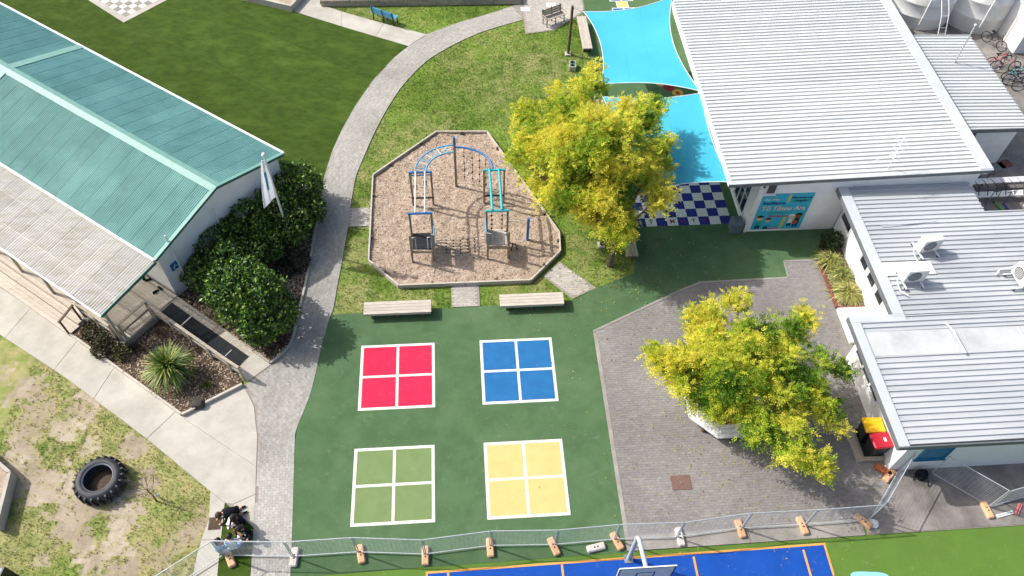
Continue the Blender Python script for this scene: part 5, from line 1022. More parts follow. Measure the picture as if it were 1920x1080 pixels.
def blades(nm, label, cat, c, n, ln, wd, pal, droop, up0, up1, group=None, trunk=None, spread=.12, m='flax'):
    t = thing(nm, label, cat, (c[0], c[1], .03), group); a = rng.uniform(0, 2*math.pi, n); el = np.radians(rng.uniform(up0, up1, n)); L_ = rng.uniform(.7, 1.1, n)*ln; w = rng.uniform(.7, 1.2, n)*wd
    o = np.array(c)[None]+np.c_[np.cos(a)*spread*rng.uniform(0, 1, n), np.sin(a)*spread*rng.uniform(0, 1, n), np.zeros(n)]; h = np.c_[np.cos(a), np.sin(a)]; s = np.c_[-np.sin(a), np.cos(a), np.zeros(n)]
    rows = []; K = 5
    for k in range(K+1):
        f = k/K; r = L_*f*np.cos(el); z = L_*f*np.sin(el)-droop*L_*f*f*rng.uniform(.85, 1.15, n); p = o+np.c_[h[:, 0]*r, h[:, 1]*r, z]; p[:, 2] = np.maximum(p[:, 2], .04); ww = w*(1-f**2.2)*.5+.001; rows.append((p-s*ww[:, None], p+s*ww[:, None]))
    V = np.stack([x for r in rows for x in r], 1).reshape(-1, 3); F = np.concatenate([np.stack([np.arange(n)*(2*K+2)+2*k, np.arange(n)*(2*K+2)+2*k+1, np.arange(n)*(2*K+2)+2*k+3, np.arange(n)*(2*K+2)+2*k+2], 1) for k in range(K)])
    P_ = np.array([C(x) for x in pal]); cl = P_[rng.integers(0, len(P_), n)]*rng.uniform(.8, 1.2, (n, 1)); np_mesh('leaves', V, F, m, t, color=np.tile(np.clip(cl, 0, 1), (K, 1)))
    if trunk: MB().tube([(c[0], c[1], .0), (c[0]+.03, c[1], c[2]*.5), c], [.11, .09, .10], 8).build('trunk', 'bark_tree', t)
    return t
YP = ['#6f8a38', '#869c48', '#587630', '#98a454', '#aaa662', '#4c6a2a']
blades('cabbage_palm', 'big spiky green rosette plant in the mulched garden', 'plant', (-13.319, 15.589, 0.8), 440, 1.15, .06, YP, .30, -22, 85, None, True, .06)
FP = ['#b0b060', '#c2be78', '#98a052', '#d0c888', '#9ca254', '#7f8c46']
for p, lab in (((1566,500), 'pale flax clump at the shaded end of the bed by the wall'), ((1582,530), 'middle flax clump in the brick edged bed'), ((1596,560), 'largest yellow flax clump at the sunny end of the bed')):
    pass
blades('flax_clump', 'pale flax clump at the shaded end of the brick edged bed', 'plant', GR(16.45, 21.2, .05), 320, 1.25, .03, FP, .75, 35, 88, 'flax clumps in the bed by the wall')
blades('flax_clump', 'greener flax clump in the middle of the brick edged bed', 'plant', GR(16.7, 20.35, .05), 300, 1.1, .03, FP[2:], .75, 35, 88, 'flax clumps in the bed by the wall')
blades('flax_clump', 'largest yellow flax clump by the white entry wall', 'plant', GR(16.7, 19.45, .05), 420, 1.3, .032, FP[:4], .8, 30, 88, 'flax clumps in the bed by the wall')
shrub('garden_shrub', 'dark leafy shrub in the shaded corner behind the flax', 'shrub', [(GR(16.75, 22.2, .45), .5), (GR(16.5, 21.9, .3), .35)], 'leaf_dark', ['#1d2c16', '#2c4020', '#43592c'], .10, 1200, None, False)
blades('tussock', 'small green tussock beside the dark garden stone', 'plant', (-11.892, 15.219, 0.06), 130, .45, .018, ['#5f6a34', '#77803e', '#4a5428'], .6, 30, 88)
blades('flax_clump', 'dark bronze flax in front of the deck post', 'plant', (-15.161, 16.685, 0.06), 90, .6, .025, ['#3a2a26', '#4a3830', '#5a463a'], .5, 25, 80)
blades('tussock', 'dry reddish tussock in front of the deck end', 'plant', (-14.444, 17.549, 0.06), 80, .5, .014, ['#6f5a40', '#7f6a4c', '#5a4836'], .5, 30, 80)
gs = MB(); c = (-11.978, 14.352, 0.12)
bm = bmesh.new(); bmesh.ops.create_icosphere(bm, subdivisions=3, radius=1)
for v in bm.verts:
    k = 1+.25*pnoise(v.co*1.7)+.1*pnoise(v.co*5); v.co = Vector((v.co.x*.3*k, v.co.y*.24*k, v.co.z*.2*k))
me = bpy.data.meshes.new('garden_stone'); bm.to_mesh(me); bm.free(); o = put(me, 'garden_stone', 'stone'); o.location = c; tag(o, 'dark rough stone at the tip of the mulched garden', 'stone')
# bare sapling by the tyre
sp_ = thing('bare_sapling', 'leafless young tree with thin pale twigs beside the tyre', 'tree', (-12.456, 10.447, 0)); B = Vector((-12.456, 10.447, 0)); rnd = random.Random(4); tk = MB(); tk.tube([B-Vector((0, 0, .03)), B+Vector((.02, .02, .55)), B+Vector((-.03, .03, 1.0))], [.032, .026, .02], 7); tk.build('trunk', 'timber_dark', sp_); tw = MB()
def twig(p, d, l, r, dep):
    e = p+d*l; m_ = p.lerp(e, .5)+Vector((rnd.uniform(-1, 1), rnd.uniform(-1, 1), rnd.uniform(-.5, 1)))*l*.08; tw.tube([p, m_, e], [r, r*.8, r*.5], 4, caps=False)
    if dep:
        for _ in range(3): twig(p.lerp(e, rnd.uniform(.4, 1)), (d+Vector((rnd.uniform(-.9, .9), rnd.uniform(-.9, .9), rnd.uniform(-.2, .6)))).normalized(), l*rnd.uniform(.55, .8), r*.65, dep-1)
for k in range(8): a = k*.8; twig(B+Vector((-.03, .03, .75+.05*(k % 5))), Vector((math.cos(a)*.8-.15, math.sin(a)*.8, .55)).normalized(), .42, .011, 3)
tw.build('twigs', 'twig', sp_)
q = (-12.333, 10.551, 0); wt = thing('plant_tag', 'small white tag on a stake beside the bare sapling', 'tag', q); MB().box((q[0], q[1], .2), (.025, .025, .4), 0).build('stake', 'timber', wt); MB().box((q[0], q[1]-.02, .36), (.13, .015, .2), .3).build('tag', 'paint_white', wt)

# fallen leaves on the hard surfaces below the trees
n = 1500; k = n//2; x = np.r_[rng.normal(4.2, 2.4, k), rng.normal(9.6, 2.8, n-k)]; y = np.r_[rng.normal(22.3, 2.2, k), rng.normal(13.4, 2.4, n-k)]; an = rng.uniform(0, 6.28, n); ln = rng.uniform(.02, .05, n); ca, sa = np.cos(an), np.sin(an)
ok = (x*GU[0]+y*GU[1] < 15.2); x, y, an, ln, ca, sa = x[ok], y[ok], an[ok], ln[ok], ca[ok], sa[ok]; n = len(x)
V = np.stack([np.c_[x+a*ln*ca-b_*ln*.5*sa, y+a*ln*sa+b_*ln*.5*ca, np.full(n, .034)+rng.uniform(0, .012, n)] for a, b_ in ((-1, 0), (0, -1), (1, 0), (0, 1))], 1).reshape(-1, 3); pal = np.array([C(c) for c in ('#c8b84a', '#a89a40', '#8a7a3a', '#d6cc70')])
fl_ = np_mesh('fallen_leaves', V, np.arange(4*n).reshape(-1, 4), 'leaf_gold', color=pal[rng.integers(0, 4, n)]); tag(fl_, 'scattered yellow fallen leaves below the two golden trees', 'leaves', kind='stuff')

# ================================================================ SHADE SAILS, POSTS, FLAG
def sail(label, c, scal, sag):
    t = thing('shade_sail', label, 'shade sail', (*c[0][:2], 0), 'turquoise shade sails'); c = [Vector(p) for p in c]; n = 26; V = []; edges = [[], [], [], []]
    ctr = sum(c, Vector())/4
    for i in range(n+1):
        for j in range(n+1):
            s, r = i/n, j/n
            # ease the boundaries inwards: top, right, bottom, left
            p = c[0].lerp(c[1], s).lerp(c[3].lerp(c[2], s), r)
            q = (c[3].lerp(c[2], s)-c[0].lerp(c[1], s)); w = (c[1].lerp(c[2], r)-c[0].lerp(c[3], r))
            es, er_ = 4*s*(1-s), 4*r*(1-r); p = p+q*(scal[0]*es*(1-r)-scal[2]*es*r)+w*(scal[3]*er_*(1-s)-scal[1]*er_*s); p.z -= sag*es*er_; p.z += .012*math.sin(14*math.atan2(r-.0, s+.02))*max(0, 1-3*math.hypot(s, r))+.012*math.sin(14*math.atan2(1-r, 1.02-s))*max(0, 1-3*math.hypot(1-s, 1-r))+.006*math.sin(9*(s+r))
            V.append(tuple(p))
    F = [(i*(n+1)+j, (i+1)*(n+1)+j, (i+1)*(n+1)+j+1, i*(n+1)+j+1) for i in range(n) for j in range(n)]
    MB().add(V, F, 0, True).build('cloth', 'sail', t); I = lambda i, j: V[i*(n+1)+j]
    for e in ([I(i, 0) for i in range(n+1)], [I(n, j) for j in range(n+1)], [I(i, n) for i in range(n+1)], [I(0, j) for j in range(n+1)]): MB().tube(e, .022, 6).build('edge_cable', 'sail_edge', t)
    for k in (8, 16): MB().tube([(x, y, z+.004) for x, y, z in [I(k, j) for j in range(n+1)]], .006, 4).build('seam', 'sail', t)
    for k in range(4): MB().lathe(tuple(c[k]), [(0, -.02), (.06, -.015), (.06, .015), (0, .02)], 10).build('corner_ring', 'galv', t)
    return t
sail('turquoise shade sail stretched above the hopscotch end of the court', [(3.222, 36.909, 2.95), (7.996, 38.001, 3.4), (8.634, 30.314, 3.3), (3.971, 31.234, 2.75)], (.07, .14, .05, .10), .12)
sail('turquoise shade sail shaded by the golden tree above the chequered paint', [(4.014, 30.319, 2.75), (8.698, 30.201, 3.3), (9.273, 24.335, 3.3), GR(6.7, 22.9, 2.75)], (.045, .05, .06, .08), .12)
def sail_post(label, b, h, to, m='timber_dark'):
    t = thing('sail_post', label, 'post', (b[0], b[1], 0), 'posts holding the shade sails'); MB().tube([(b[0], b[1], -.05), (b[0], b[1], h)], [.085, .075], 12).build('pole', m, t)
    MB().box((b[0], b[1], .04), (.34, .34, .1), GA, bev=.02).build('footing', 'concrete', t); MB().tube([(b[0], b[1], h-.08), to], .012, 5).build('stay_cable', 'galv', t)
sail_post('brown timber post on the lawn at the forecourt corner', (2.641, 37.199, 0), 3.08, (3.222, 36.909, 2.95)); sail_post('timber post between the two sails behind the golden tree', GR(6.4, 30.0), 3.0, (3.971, 31.234, 2.75)); sail_post('timber post hidden under the golden tree by the weathered bench', GR(6.25, 22.75), 3.0, GR(6.7, 22.9, 2.75))
bpn = thing('block_planter', 'small concrete block with two plants on the lawn', 'planter', (2.863, 35.979, 0)); q = (2.863, 35.979, 0)
for dy in (-.26, 0, .26): MB().box((q[0], q[1]+dy, .15), (.36, .05, .3), 0).build('web', 'concrete', bpn)
for dx in (-.16, .16): MB().box((q[0]+dx, q[1], .15), (.05, .469, .3), 0).build('side', 'concrete', bpn)
for dy in (-.13, .13):
    st = MB()
    for k in range(12): a = k*.52; st.beam((q[0], q[1]+dy, .1), (q[0]+.11*math.cos(a), q[1]+dy+.09*math.sin(a), .34), .05, .006)
    st.build('seedling', 'fence_green', bpn)
fp = thing('flagpole', 'white flagpole with a ball top in the hedge bed', 'flagpole', (-10.023, 22.619, 0)); q = (-10.023, 22.619, 0)
MB().tube([(q[0], q[1], -.05), (q[0], q[1], 5.45)], [.05, .032], 10).build('pole', 'white_trim', fp); MB().lathe((q[0], q[1], 5.5), [(0, .1), (.07, .07), (.10, 0), (.07, -.07), (0, -.1)], 12).build('ball', 'white_trim', fp)
fl = thing('flag', 'pale blue and white flag hanging limp from the pole', 'flag', (q[0], q[1], 3.0)); V = []; n1, n2 = 18, 10
for i in range(n1+1):
    f = i/n1
    for j in range(n2+1):
        g = j/n2; wdt = .12+.52*f; V.append((q[0]-.05-wdt*g*.75+.03*math.sin(g*9+f*3), q[1]-.05-wdt*g*.55+.10*math.sin(g*11+f*2)*g, 5.28-2.15*f-.35*g*f))
F = [(i*(n2+1)+j, i*(n2+1)+j+1, (i+1)*(n2+1)+j+1, (i+1)*(n2+1)+j) for i in range(n1) for j in range(n2)]
MB().add(V, F, 0, True).build('cloth', 'flag_white', fl); V2 = [V[i*(n2+1)+j] for i in range(5, 14) for j in (2, 3, 4, 5)]; V2 = [(x-.006, y-.010, z) for x, y, z in V2]
MB().add(V2, [(i*4+j, i*4+j+1, (i+1)*4+j+1, (i+1)*4+j) for i in range(8) for j in range(3)], 0, True).build('emblem', 'flag_blue', fl)

# ================================================================ TYRE, BINS, HOOP
ty = thing('tractor_tyre', 'huge black tractor tyre lying on the worn lawn', 'tyre', (-14.598, 11.046, 0)); q = (-14.598, 11.046, 0)
MB().lathe((q[0], q[1], 0), [(r*.9, z) for r, z in [(.56, .08), (.60, .03), (.80, .02), (.90, .10), (.93, .27), (.90, .44), (.80, .53), (.66, .545), (.59, .51), (.56, .46), (.62, .40), (.74, .30), (.62, .16), (.56, .08)]], 56).build('carcass', 'rubber', ty)
lug = None
for k in range(44):
    a = 2*math.pi*k/44; lo = k % 2; s = MB()
    ca, sa = math.cos(a), math.sin(a); t_ = .10 if lo else -.10
    def pt(r, z, da): return (q[0]+.9*r*math.cos(a+da), q[1]+.9*r*math.sin(a+da), z)
    z0, z1 = (.28, .51) if lo else (.04, .30); d = .035; sk = .07 if lo else -.07
    s.add([pt(.90, z0, -d), pt(.90, z0, d), pt(.86 if lo else .90, z1, d+sk), pt(.86 if lo else .90, z1, sk-d), pt(1.0, z0, -d), pt(1.0, z0, d), pt(.96 if lo else 1.0, z1, d+sk), pt(.96 if lo else 1.0, z1, sk-d)], [(4, 5, 6, 7), (0, 4, 7, 3), (1, 2, 6, 5), (0, 1, 5, 4), (3, 7, 6, 2)]).build('lug', 'rubber', ty)
MB().lathe((q[0], q[1], 0), [(.50, .47), (.51, .505), (.54, .525)], 48).build('bead', 'galv', ty)
tw_ = thing('leaf_litter', 'dry brown leaves and soil inside the tyre', 'litter', (q[0], q[1], 0)); MB().lathe((q[0], q[1], 0), [(0, .13), (.3, .10), (.48, .07), (.50, .02)], 24).build('soil', 'mulch', tw_)
be = thing('bin_enclosure', 'low timber surround where the wheelie bins stand', 'surround', GR(15, 12.4, .02))
blk(GR, 14.5, 14.66, 11.62, 13.1, .02, .22, 'sleeper', 'timber', be); blk(GR, 14.67, 14.80, 11.78, 13.1, .02, .14, 'sleeper', 'timber', be); blk(GR, 14.661, 15.5, 11.62, 11.77, .02, .22, 'sleeper', 'timber', be); blk(GR, 14.81, 15.5, 12.98, 13.1, .02, .16, 'sleeper', 'timber', be); blk(GR, 14.801, 15.5, 11.771, 12.979, .015, .03, 'floor', 'rubber', be)
def bin_(label, u, v, lid, rz):
    t = thing('wheelie_bin', label, 'bin', GR(u, v, .03), 'wheelie bins in the timber surround', GA+rz); ORG[t.name] = (0, 0, 0)
    MB().hexa([(-.22, -.26, .05), (.22, -.26, .05), (.22, .24, .05), (-.22, .24, .05), (-.28, -.36, .98), (.28, -.36, .98), (.28, .34, .98), (-.28, .34, .98)]).build('body', 'bin_black', t)
    l = MB().box((0, -.01, 1.02), (.62, .76, .09), 0, bev=.035).build('lid', lid, t); MB().box((0, .40, .97), (.5, .06, .05)).build('handle', 'bin_black', t); MB().box((0, .1, 1.069), (.16, .10, .004)).build('sticker', 'paint_white', l) if lid == 'bin_red' else None
    for s_ in (-.25, .25): w = put(MB().lathe((0, 0, 0), [(0, -.025), (.09, -.025), (.10, 0), (.09, .025), (0, .025)], 14).mesh('wheel'), 'wheel', 'rubber', t); w.rotation_euler = (0, R(90), 0); w.location = (s_, .28, .10)
bin_('black wheelie bin with a yellow lid', 15.12, 12.66, 'bin_yellow', R(-92)); bin_('black wheelie bin with a red lid and white sticker', 15.2, 12.02, 'bin_red', R(-86))
ho = thing('basketball_hoop', 'cranked grey pole carrying a pale backboard over the blue court', 'basketball hoop', (4.415, 9.038, 0)); b0 = Vector((4.415, 9.038, 0)); gd = Vector(GR(0, -1)); gu = Vector(GR(1, 0)); Z = Vector((0, 0, 1))
top = b0+Z*2.35; tip = top+gd*1.15+Z*.35
MB().tube([b0, b0+Z*2.1, b0+Z*2.28+gd*.05, b0+Z*2.38+gd*.18, tip], .075, 12).build('pole', 'pole_grey', ho); MB().box((b0.x, b0.y, .04), (.3, .3, .03), GA).build('base_plate', 'galv', ho)
bc = tip+gd*.06; bw2 = .9
def board(u0, u1, z0, z1, d0, d1, nm, m): return MB().hexa([tuple(bc+gu*u+gd*d+Z*z) for u, d, z in ((u0, d0, z0), (u0, d1, z0), (u1, d1, z0), (u1, d0, z0), (u0, d0, z1), (u0, d1, z1), (u1, d1, z1), (u1, d0, z1))]).build(nm, m, ho)
board(-bw2, bw2, -.75, .35, 0, .04, 'backboard', 'paint_white')
for a in ((-bw2, -bw2+.05, -.75, .35), (bw2-.05, bw2, -.75, .35), (-bw2+.05, bw2-.05, .30, .35), (-bw2+.05, bw2-.05, -.75, -.70), (-.30, -.26, -.55, -.1), (.26, .30, -.55, -.1), (-.26, .26, -.14, -.1), (-.26, .26, -.55, -.51)): board(*a, .041, .047, 'marking', 'poster_navy')
rc = bc+gd*.30-Z*.5; MB().tube([tuple(rc+gu*.225*math.cos(k*math.pi/10)+gd*.225*math.sin(k*math.pi/10)) for k in range(21)], .012, 6).build('ring', 'paint_orange', ho); board(-.06, .06, -.54, -.46, .047, .09, 'bracket', 'paint_orange')

# ================================================================ TEMPORARY FENCE
FH = 1.55
def fence_panel(label, p, q):
    p, q = Vector(p), Vector(q); d = (q-p).normalized(); t = thing('temporary_fence', label, 'fence', tuple(p), 'temporary mesh fence panels'); L_ = (q-p).length; a = p+d*.03; b = q-d*.03
    fr_ = MB()
    for e in (a, b): fr_.tube([e+Z*.05, e+Z*FH], .020, 7)
    for z in (.12, FH-.01): fr_.tube([a+Z*z, b+Z*z], .020, 7)
    fr_.build('frame', 'galv_pale', t); w = MB()
    for k in range(1, 12): z = .12+(FH-.13)*k/12; w.tube([a+Z*z, b+Z*z], .0038, 3, caps=False)
    for k in range(1, int(L_/.15)): x = a+d*(k*.15); w.tube([x+Z*.12, x+Z*(FH-.01)], .0024, 3, caps=False)
    w.build('mesh', 'galv_pale', t)
FPX = [(-9.575, 8.592, 0), (-7.191, 8.647, 0), (-4.975, 8.880, 0), (-2.659, 8.895, 0), (-0.396, 9.281, 0), (1.867, 9.406, 0), (3.961, 9.677, 0), (6.165, 9.839, 0), (8.515, 10.259, 0), (10.828, 10.467, 0), (13.195, 10.737, 0)]
labs = ['mesh fence panel crossing the turf wedge behind the children in blue', 'mesh fence panel from the brick path onto the green court', 'mesh fence panel below the left edge of the lime court', 'mesh fence panel below the lime green court', 'mesh fence panel between the lime and yellow courts', 'mesh fence panel below the yellow court', 'mesh fence panel behind the basketball pole', 'mesh fence panel standing over the pale edging strip', 'mesh fence panel below the rusty access cover', 'mesh fence panel ending at the leaning orange foot']
for i, lab in enumerate(labs): fence_panel(lab, FPX[i], FPX[i+1])
fence_panel('mesh fence panel running out over the worn lawn', (-11.356, 7.156, 0), (-9.575, 8.592, 0)); fence_panel('mesh fence panel turning up towards the bins', (13.297, 10.840, 0), (14.806, 12.755, 0)); fence_panel('mesh fence panel angled across the concrete by the backpack', (15.970, 12.675, 0), (17.762, 11.418, 0)); fence_panel('mesh fence panel beside the loose boards on the concrete', (17.829, 11.441, 0), (20.458, 12.225, 0))
def foot(label, p, rz, m):
    t = thing('ballast_block', label, 'block', (p[0], p[1], .02), 'moulded feet of the temporary fence', rz); ORG[t.name] = (0, 0, 0)
    MB().box((0, 0, .07), (.25, .66, .14), 0, bev=.035).build('block', m, t)
    for y in (-.06, .06): MB().lathe((0, y, .135), [(0, .012), (.028, .012), (.03, 0)], 10).build('socket', 'rubber', t)
    MB().box((0, .2, .142), (.10, .16, .008)).build('grip_recess', m, t)
FT = [('orange fence foot on the turf wedge', (-9.334, 8.509, 0), .45, 'foot_orange'), ('white fence foot at the left edge of the green court', (-7.133, 8.631, 0), -.05, 'foot_white'), ('sand coloured fence foot left of the lime court corner', (-4.875, 8.828, 0), .2, 'foot_orange'), ('sand coloured fence foot below the lime court', (-2.637, 8.859, 0), .0, 'foot_orange'), ('sand coloured fence foot between lime and yellow courts', (-0.412, 9.224, 0), .05, 'foot_orange'),
      ('orange fence foot below the yellow court', (1.811, 9.347, 0), .35, 'foot_orange'), ('orange fence foot beside the basketball pole', (4.034, 9.623, 0), .4, 'foot_orange'), ('white fence foot on the pale edging by the pavers', (6.281, 9.863, 0), .05, 'foot_white'), ('sand coloured fence foot below the access cover', (8.474, 10.238, 0), .1, 'foot_orange'), ('sand coloured fence foot at the right corner of the blue court', (10.728, 10.443, 0), .15, 'foot_orange'),
      ('leaning bright orange fence foot with a white lump', (12.972, 10.689, 0), .75, 'foot_orange'), ('loose white fence foot lying sideways on the green court', (3.291, 9.367, 0), -1.4, 'foot_white'), ('orange fence foot under the angled panel', (17.629, 11.312, 0), .1, 'foot_orange'), ('rust red fence foot against the wall corner', (14.212, 12.709, 0), .9, 'foot_rust'), ('brown orange fence foot below the rust red one', (14.380, 12.503, 0), -.9, 'foot_orange')]
for lab, p, r_, m in FT: foot(lab, p, GA+r_, m)
for lab, p, m, s in (('crumpled white bag beside the leaning fence foot', (13.342, 10.625, 0), 'paper', .17), ('crumpled white wrapper by the wall corner', (14.448, 12.847, 0), 'paper', .12)):
    bm = bmesh.new(); bmesh.ops.create_icosphere(bm, subdivisions=3, radius=1)
    for v in bm.verts: k = 1+.45*pnoise(v.co*2.6+Vector(p)); v.co = Vector((v.co.x*s*k*1.2, v.co.y*s*k, max(0, v.co.z*s*.6*k)))
    me = bpy.data.meshes.new('plastic_bag'); bm.to_mesh(me); bm.free(); o = put(me, 'plastic_bag', m); o.location = (p[0], p[1], .028); tag(o, lab, 'bag')
for lab, p, q, m in (('white plastic board lying on the concrete', (17.943, 11.084, 0), (18.591, 11.270, 0), 'white_trim'), ('red and white board lying on the concrete', (18.674, 11.173, 0), (18.978, 11.589, 0), 'bike_pink')):
    o = MB().beam((p[0], p[1], .05), (q[0], q[1], .05), .12, .04).build('loose_board', m); tag(o, lab, 'board'); MB().beam((p[0], p[1], .0735), (q[0], q[1], .0735), .03, .006).build('stripe', 'bike_red' if m == 'bike_pink' else 'galv_pale', o)
bpk = thing('backpack', 'black school backpack slumped against the white wall', 'backpack', (15.554, 12.551, 0)); q = (15.554, 12.551, 0); bm = bmesh.new(); bmesh.ops.create_icosphere(bm, subdivisions=3, radius=1)
for v in bm.verts: k = 1+.12*pnoise(v.co*2.5); v.co = Vector((v.co.x*.23*k, v.co.y*.17*k, (v.co.z*.26*k if v.co.z > 0 else v.co.z*.2*k)))
me = bpy.data.meshes.new('body'); bm.to_mesh(me); bm.free(); o = put(me, 'body', 'cloth_black', bpk); o.location = (0, 0, .2)
MB().tube([(q[0]+.08, q[1]-.14, .35), (q[0]+.15, q[1]-.3, .2), (q[0]+.2, q[1]-.42, .05)], .02, 6).build('strap', 'cloth_black', bpk); MB().tube([(q[0]-.18, q[1]-.05, .3), (q[0]-.3, q[1]-.1, .12), (q[0]-.28, q[1]-.18, .05)], .02, 6).build('strap', 'cloth_black', bpk); MB().box((q[0], q[1]-.15, .16), (.26, .1, .2), 0, bev=.03).build('pocket', 'cloth_black', bpk)

# ================================================================ BICYCLES AND SCOOTERS
def wheel_mesh(r):
    w = MB(); w.tube([(r*math.cos(k*math.pi/12), 0, r*math.sin(k*math.pi/12)) for k in range(25)], .024, 6, caps=False); return w
def bicycle(label, p, rz, m, lean=.12, s=1.0):
    t = thing('bicycle', label, 'bicycle', (p[0], p[1], .03), 'bicycles parked behind the annexe'); ORG[t.name] = (0, 0, 0); t.rotation_euler = (lean, 0, rz); t.scale = (s,)*3
    for x in (-.52, .52):
        w = put(wheel_mesh(.32).mesh('wheel'), 'wheel', 'tyre_black', t); w.location = (x, 0, .345); k_ = MB()
        for k in range(8): a = k*math.pi/8; k_.tube([(.30*math.cos(a), 0, .30*math.sin(a)), (-.30*math.cos(a), 0, -.30*math.sin(a))], .004, 3, caps=False)
        k_.tube([(.295*math.cos(k*math.pi/12), 0, .295*math.sin(k*math.pi/12)) for k in range(25)], .010, 5, caps=False); k_.build('rim', 'galv', w)
    f = MB()
    for a, b in (((-.52, 0, .345), (-.12, 0, .31)), ((-.12, 0, .31), (.34, 0, .74)), ((-.22, 0, .72), (.34, 0, .80)), ((-.12, 0, .31), (-.24, 0, .80)), ((-.52, 0, .345), (-.22, 0, .70)), ((.33, 0, .84), (.52, 0, .345))): f.tube([a, b], .022, 7)
    f.build('frame', m, t); MB().tube([(.20, -.28, .98), (.30, -.18, 1.0), (.33, 0, .96), (.30, .18, 1.0), (.20, .28, .98)], .014, 6).build('handlebar', 'bike_black', t); MB().tube([(.33, 0, .82), (.32, 0, .97)], .016, 6).build('stem', 'bike_black', t)
    MB().hexa([(-.38, -.08, .84), (-.12, -.03, .86), (-.12, .03, .86), (-.38, .08, .84), (-.38, -.07, .90), (-.12, -.025, .90), (-.12, .025, .90), (-.38, .07, .90)]).build('saddle', 'bike_black', t); MB().tube([(-.12, -.08, .31), (-.12, .08, .31)], .06, 10).build('crank', 'galv', t)
def bk(px): return px
bicycle('dark bicycle standing apart between the tank and the shed', GR(30.95, 36.6), GA+R(-62), 'bike_black', .10)
for i, (u, v, a, m, lab) in enumerate(((30.35, 34.9, 8, 'bike_red', 'red bicycle first after the gap in the row'), (30.55, 34.3, -6, 'bike_pink', 'pink bicycle next to the red one'), (30.85, 33.7, 5, 'bike_teal', 'teal bicycle between pink and navy ones'), (30.75, 33.1, -8, 'bike_blue', 'navy bicycle beside the teal one'), (31.0, 32.4, -28, 'bike_white', 'white bicycle slanted across the row'), (31.3, 31.7, 4, 'bike_black', 'black bicycle below the white one'), (31.0, 30.0, -12, 'bike_black', 'black bicycle alone past the end of the row'))):
    bicycle(lab, GR(u, v), GA+R(a), m, .12*(-1)**i)
rk = thing('scooter_rack', 'long white metal rack holding scooters in the bike yard', 'rack', GR(26.5, 25.2, .01))
for v, z in ((24.75, .35), (25.45, .55)): MB().beam(GR(24.6, v, z), GR(31, v+.15, z), .34, .05).build('rail', 'white_trim', rk)
for k in range(14): MB().tube([GR(24.8+k*.45, 24.65, .35), GR(24.9+k*.45, 25.1, .58), GR(24.8+k*.45, 25.6, .56)], .022, 6).build('hoop', 'bike_black', rk)
for u in (24.7, 27.8, 30.9): MB().box((*GR(u, 25.1)[:2], .2), (.08, .8, .4), GA).build('leg', 'white_trim', rk)
def scooter(label, p, rz, m):
    t = thing('scooter', label, 'scooter', (p[0], p[1], .012), 'scooters parked at the white rack', rz); ORG[t.name] = (0, 0, 0)
    MB().box((0, 0, .09), (.12, .5, .03), 0, bev=.008).build('deck', m, t); MB().tube([(0, .24, .09), (0, .33, .12), (0, .40, .85)], .022, 7).build('stem', m, t); MB().tube([(-.2, .40, .86), (.2, .40, .86)], .018, 6).build('handlebar', 'bike_black', t)
    for y in (-.3, .36): w = put(MB().lathe((0, 0, 0), [(0, -.014), (.045, -.014), (.055, 0), (.045, .014), (0, .014)], 12).mesh('wheel'), 'wheel', 'rubber', t); w.rotation_euler = (0, R(90), 0); w.location = (0, y, .056)
for u, v, a, m, lab in ((25.15, 24.1, -15, 'steel_grey', 'grey scooter at the roof end of the white rack'), (25.75, 24.15, 20, 'bike_green', 'green scooter in front of the white rack'), (26.1, 24.0, 8, 'bike_blue', 'navy scooter next to the green one'), (27.0, 24.0, -10, 'bike_white', 'white scooter in front of the white rack'), (27.4, 24.2, 10, 'bike_black', 'black scooter next to the white one'), (25.6, 26.0, 170, 'bike_blue', 'navy scooter behind the white rack'), (28.1, 26.2, 160, 'bike_teal', 'teal scooter behind the white rack')): scooter(lab, GR(u, v), GA+R(a), m)
shrub('garden_shrub', 'yellow green shrub at the corner of the weatherboard annexe', 'shrub', [(GR(24.1, 26.4, .5), .45), (GR(24.4, 26.9, .7), .35)], 'leaf_dark', ['#5a6428', '#8a8a3a', '#a8883a'], .08, 500, None, False)
for u, v, m in ((27.3, 27.6, 'concrete_grey'), (27.0, 26.9, 'concrete_grey'), (27.4, 27.1, 'brick_red')): o = MB().box((*GR(u, v)[:2], .02), (.7, .5, .02), GA+.3).build('paving_patch', m, kind='structure')

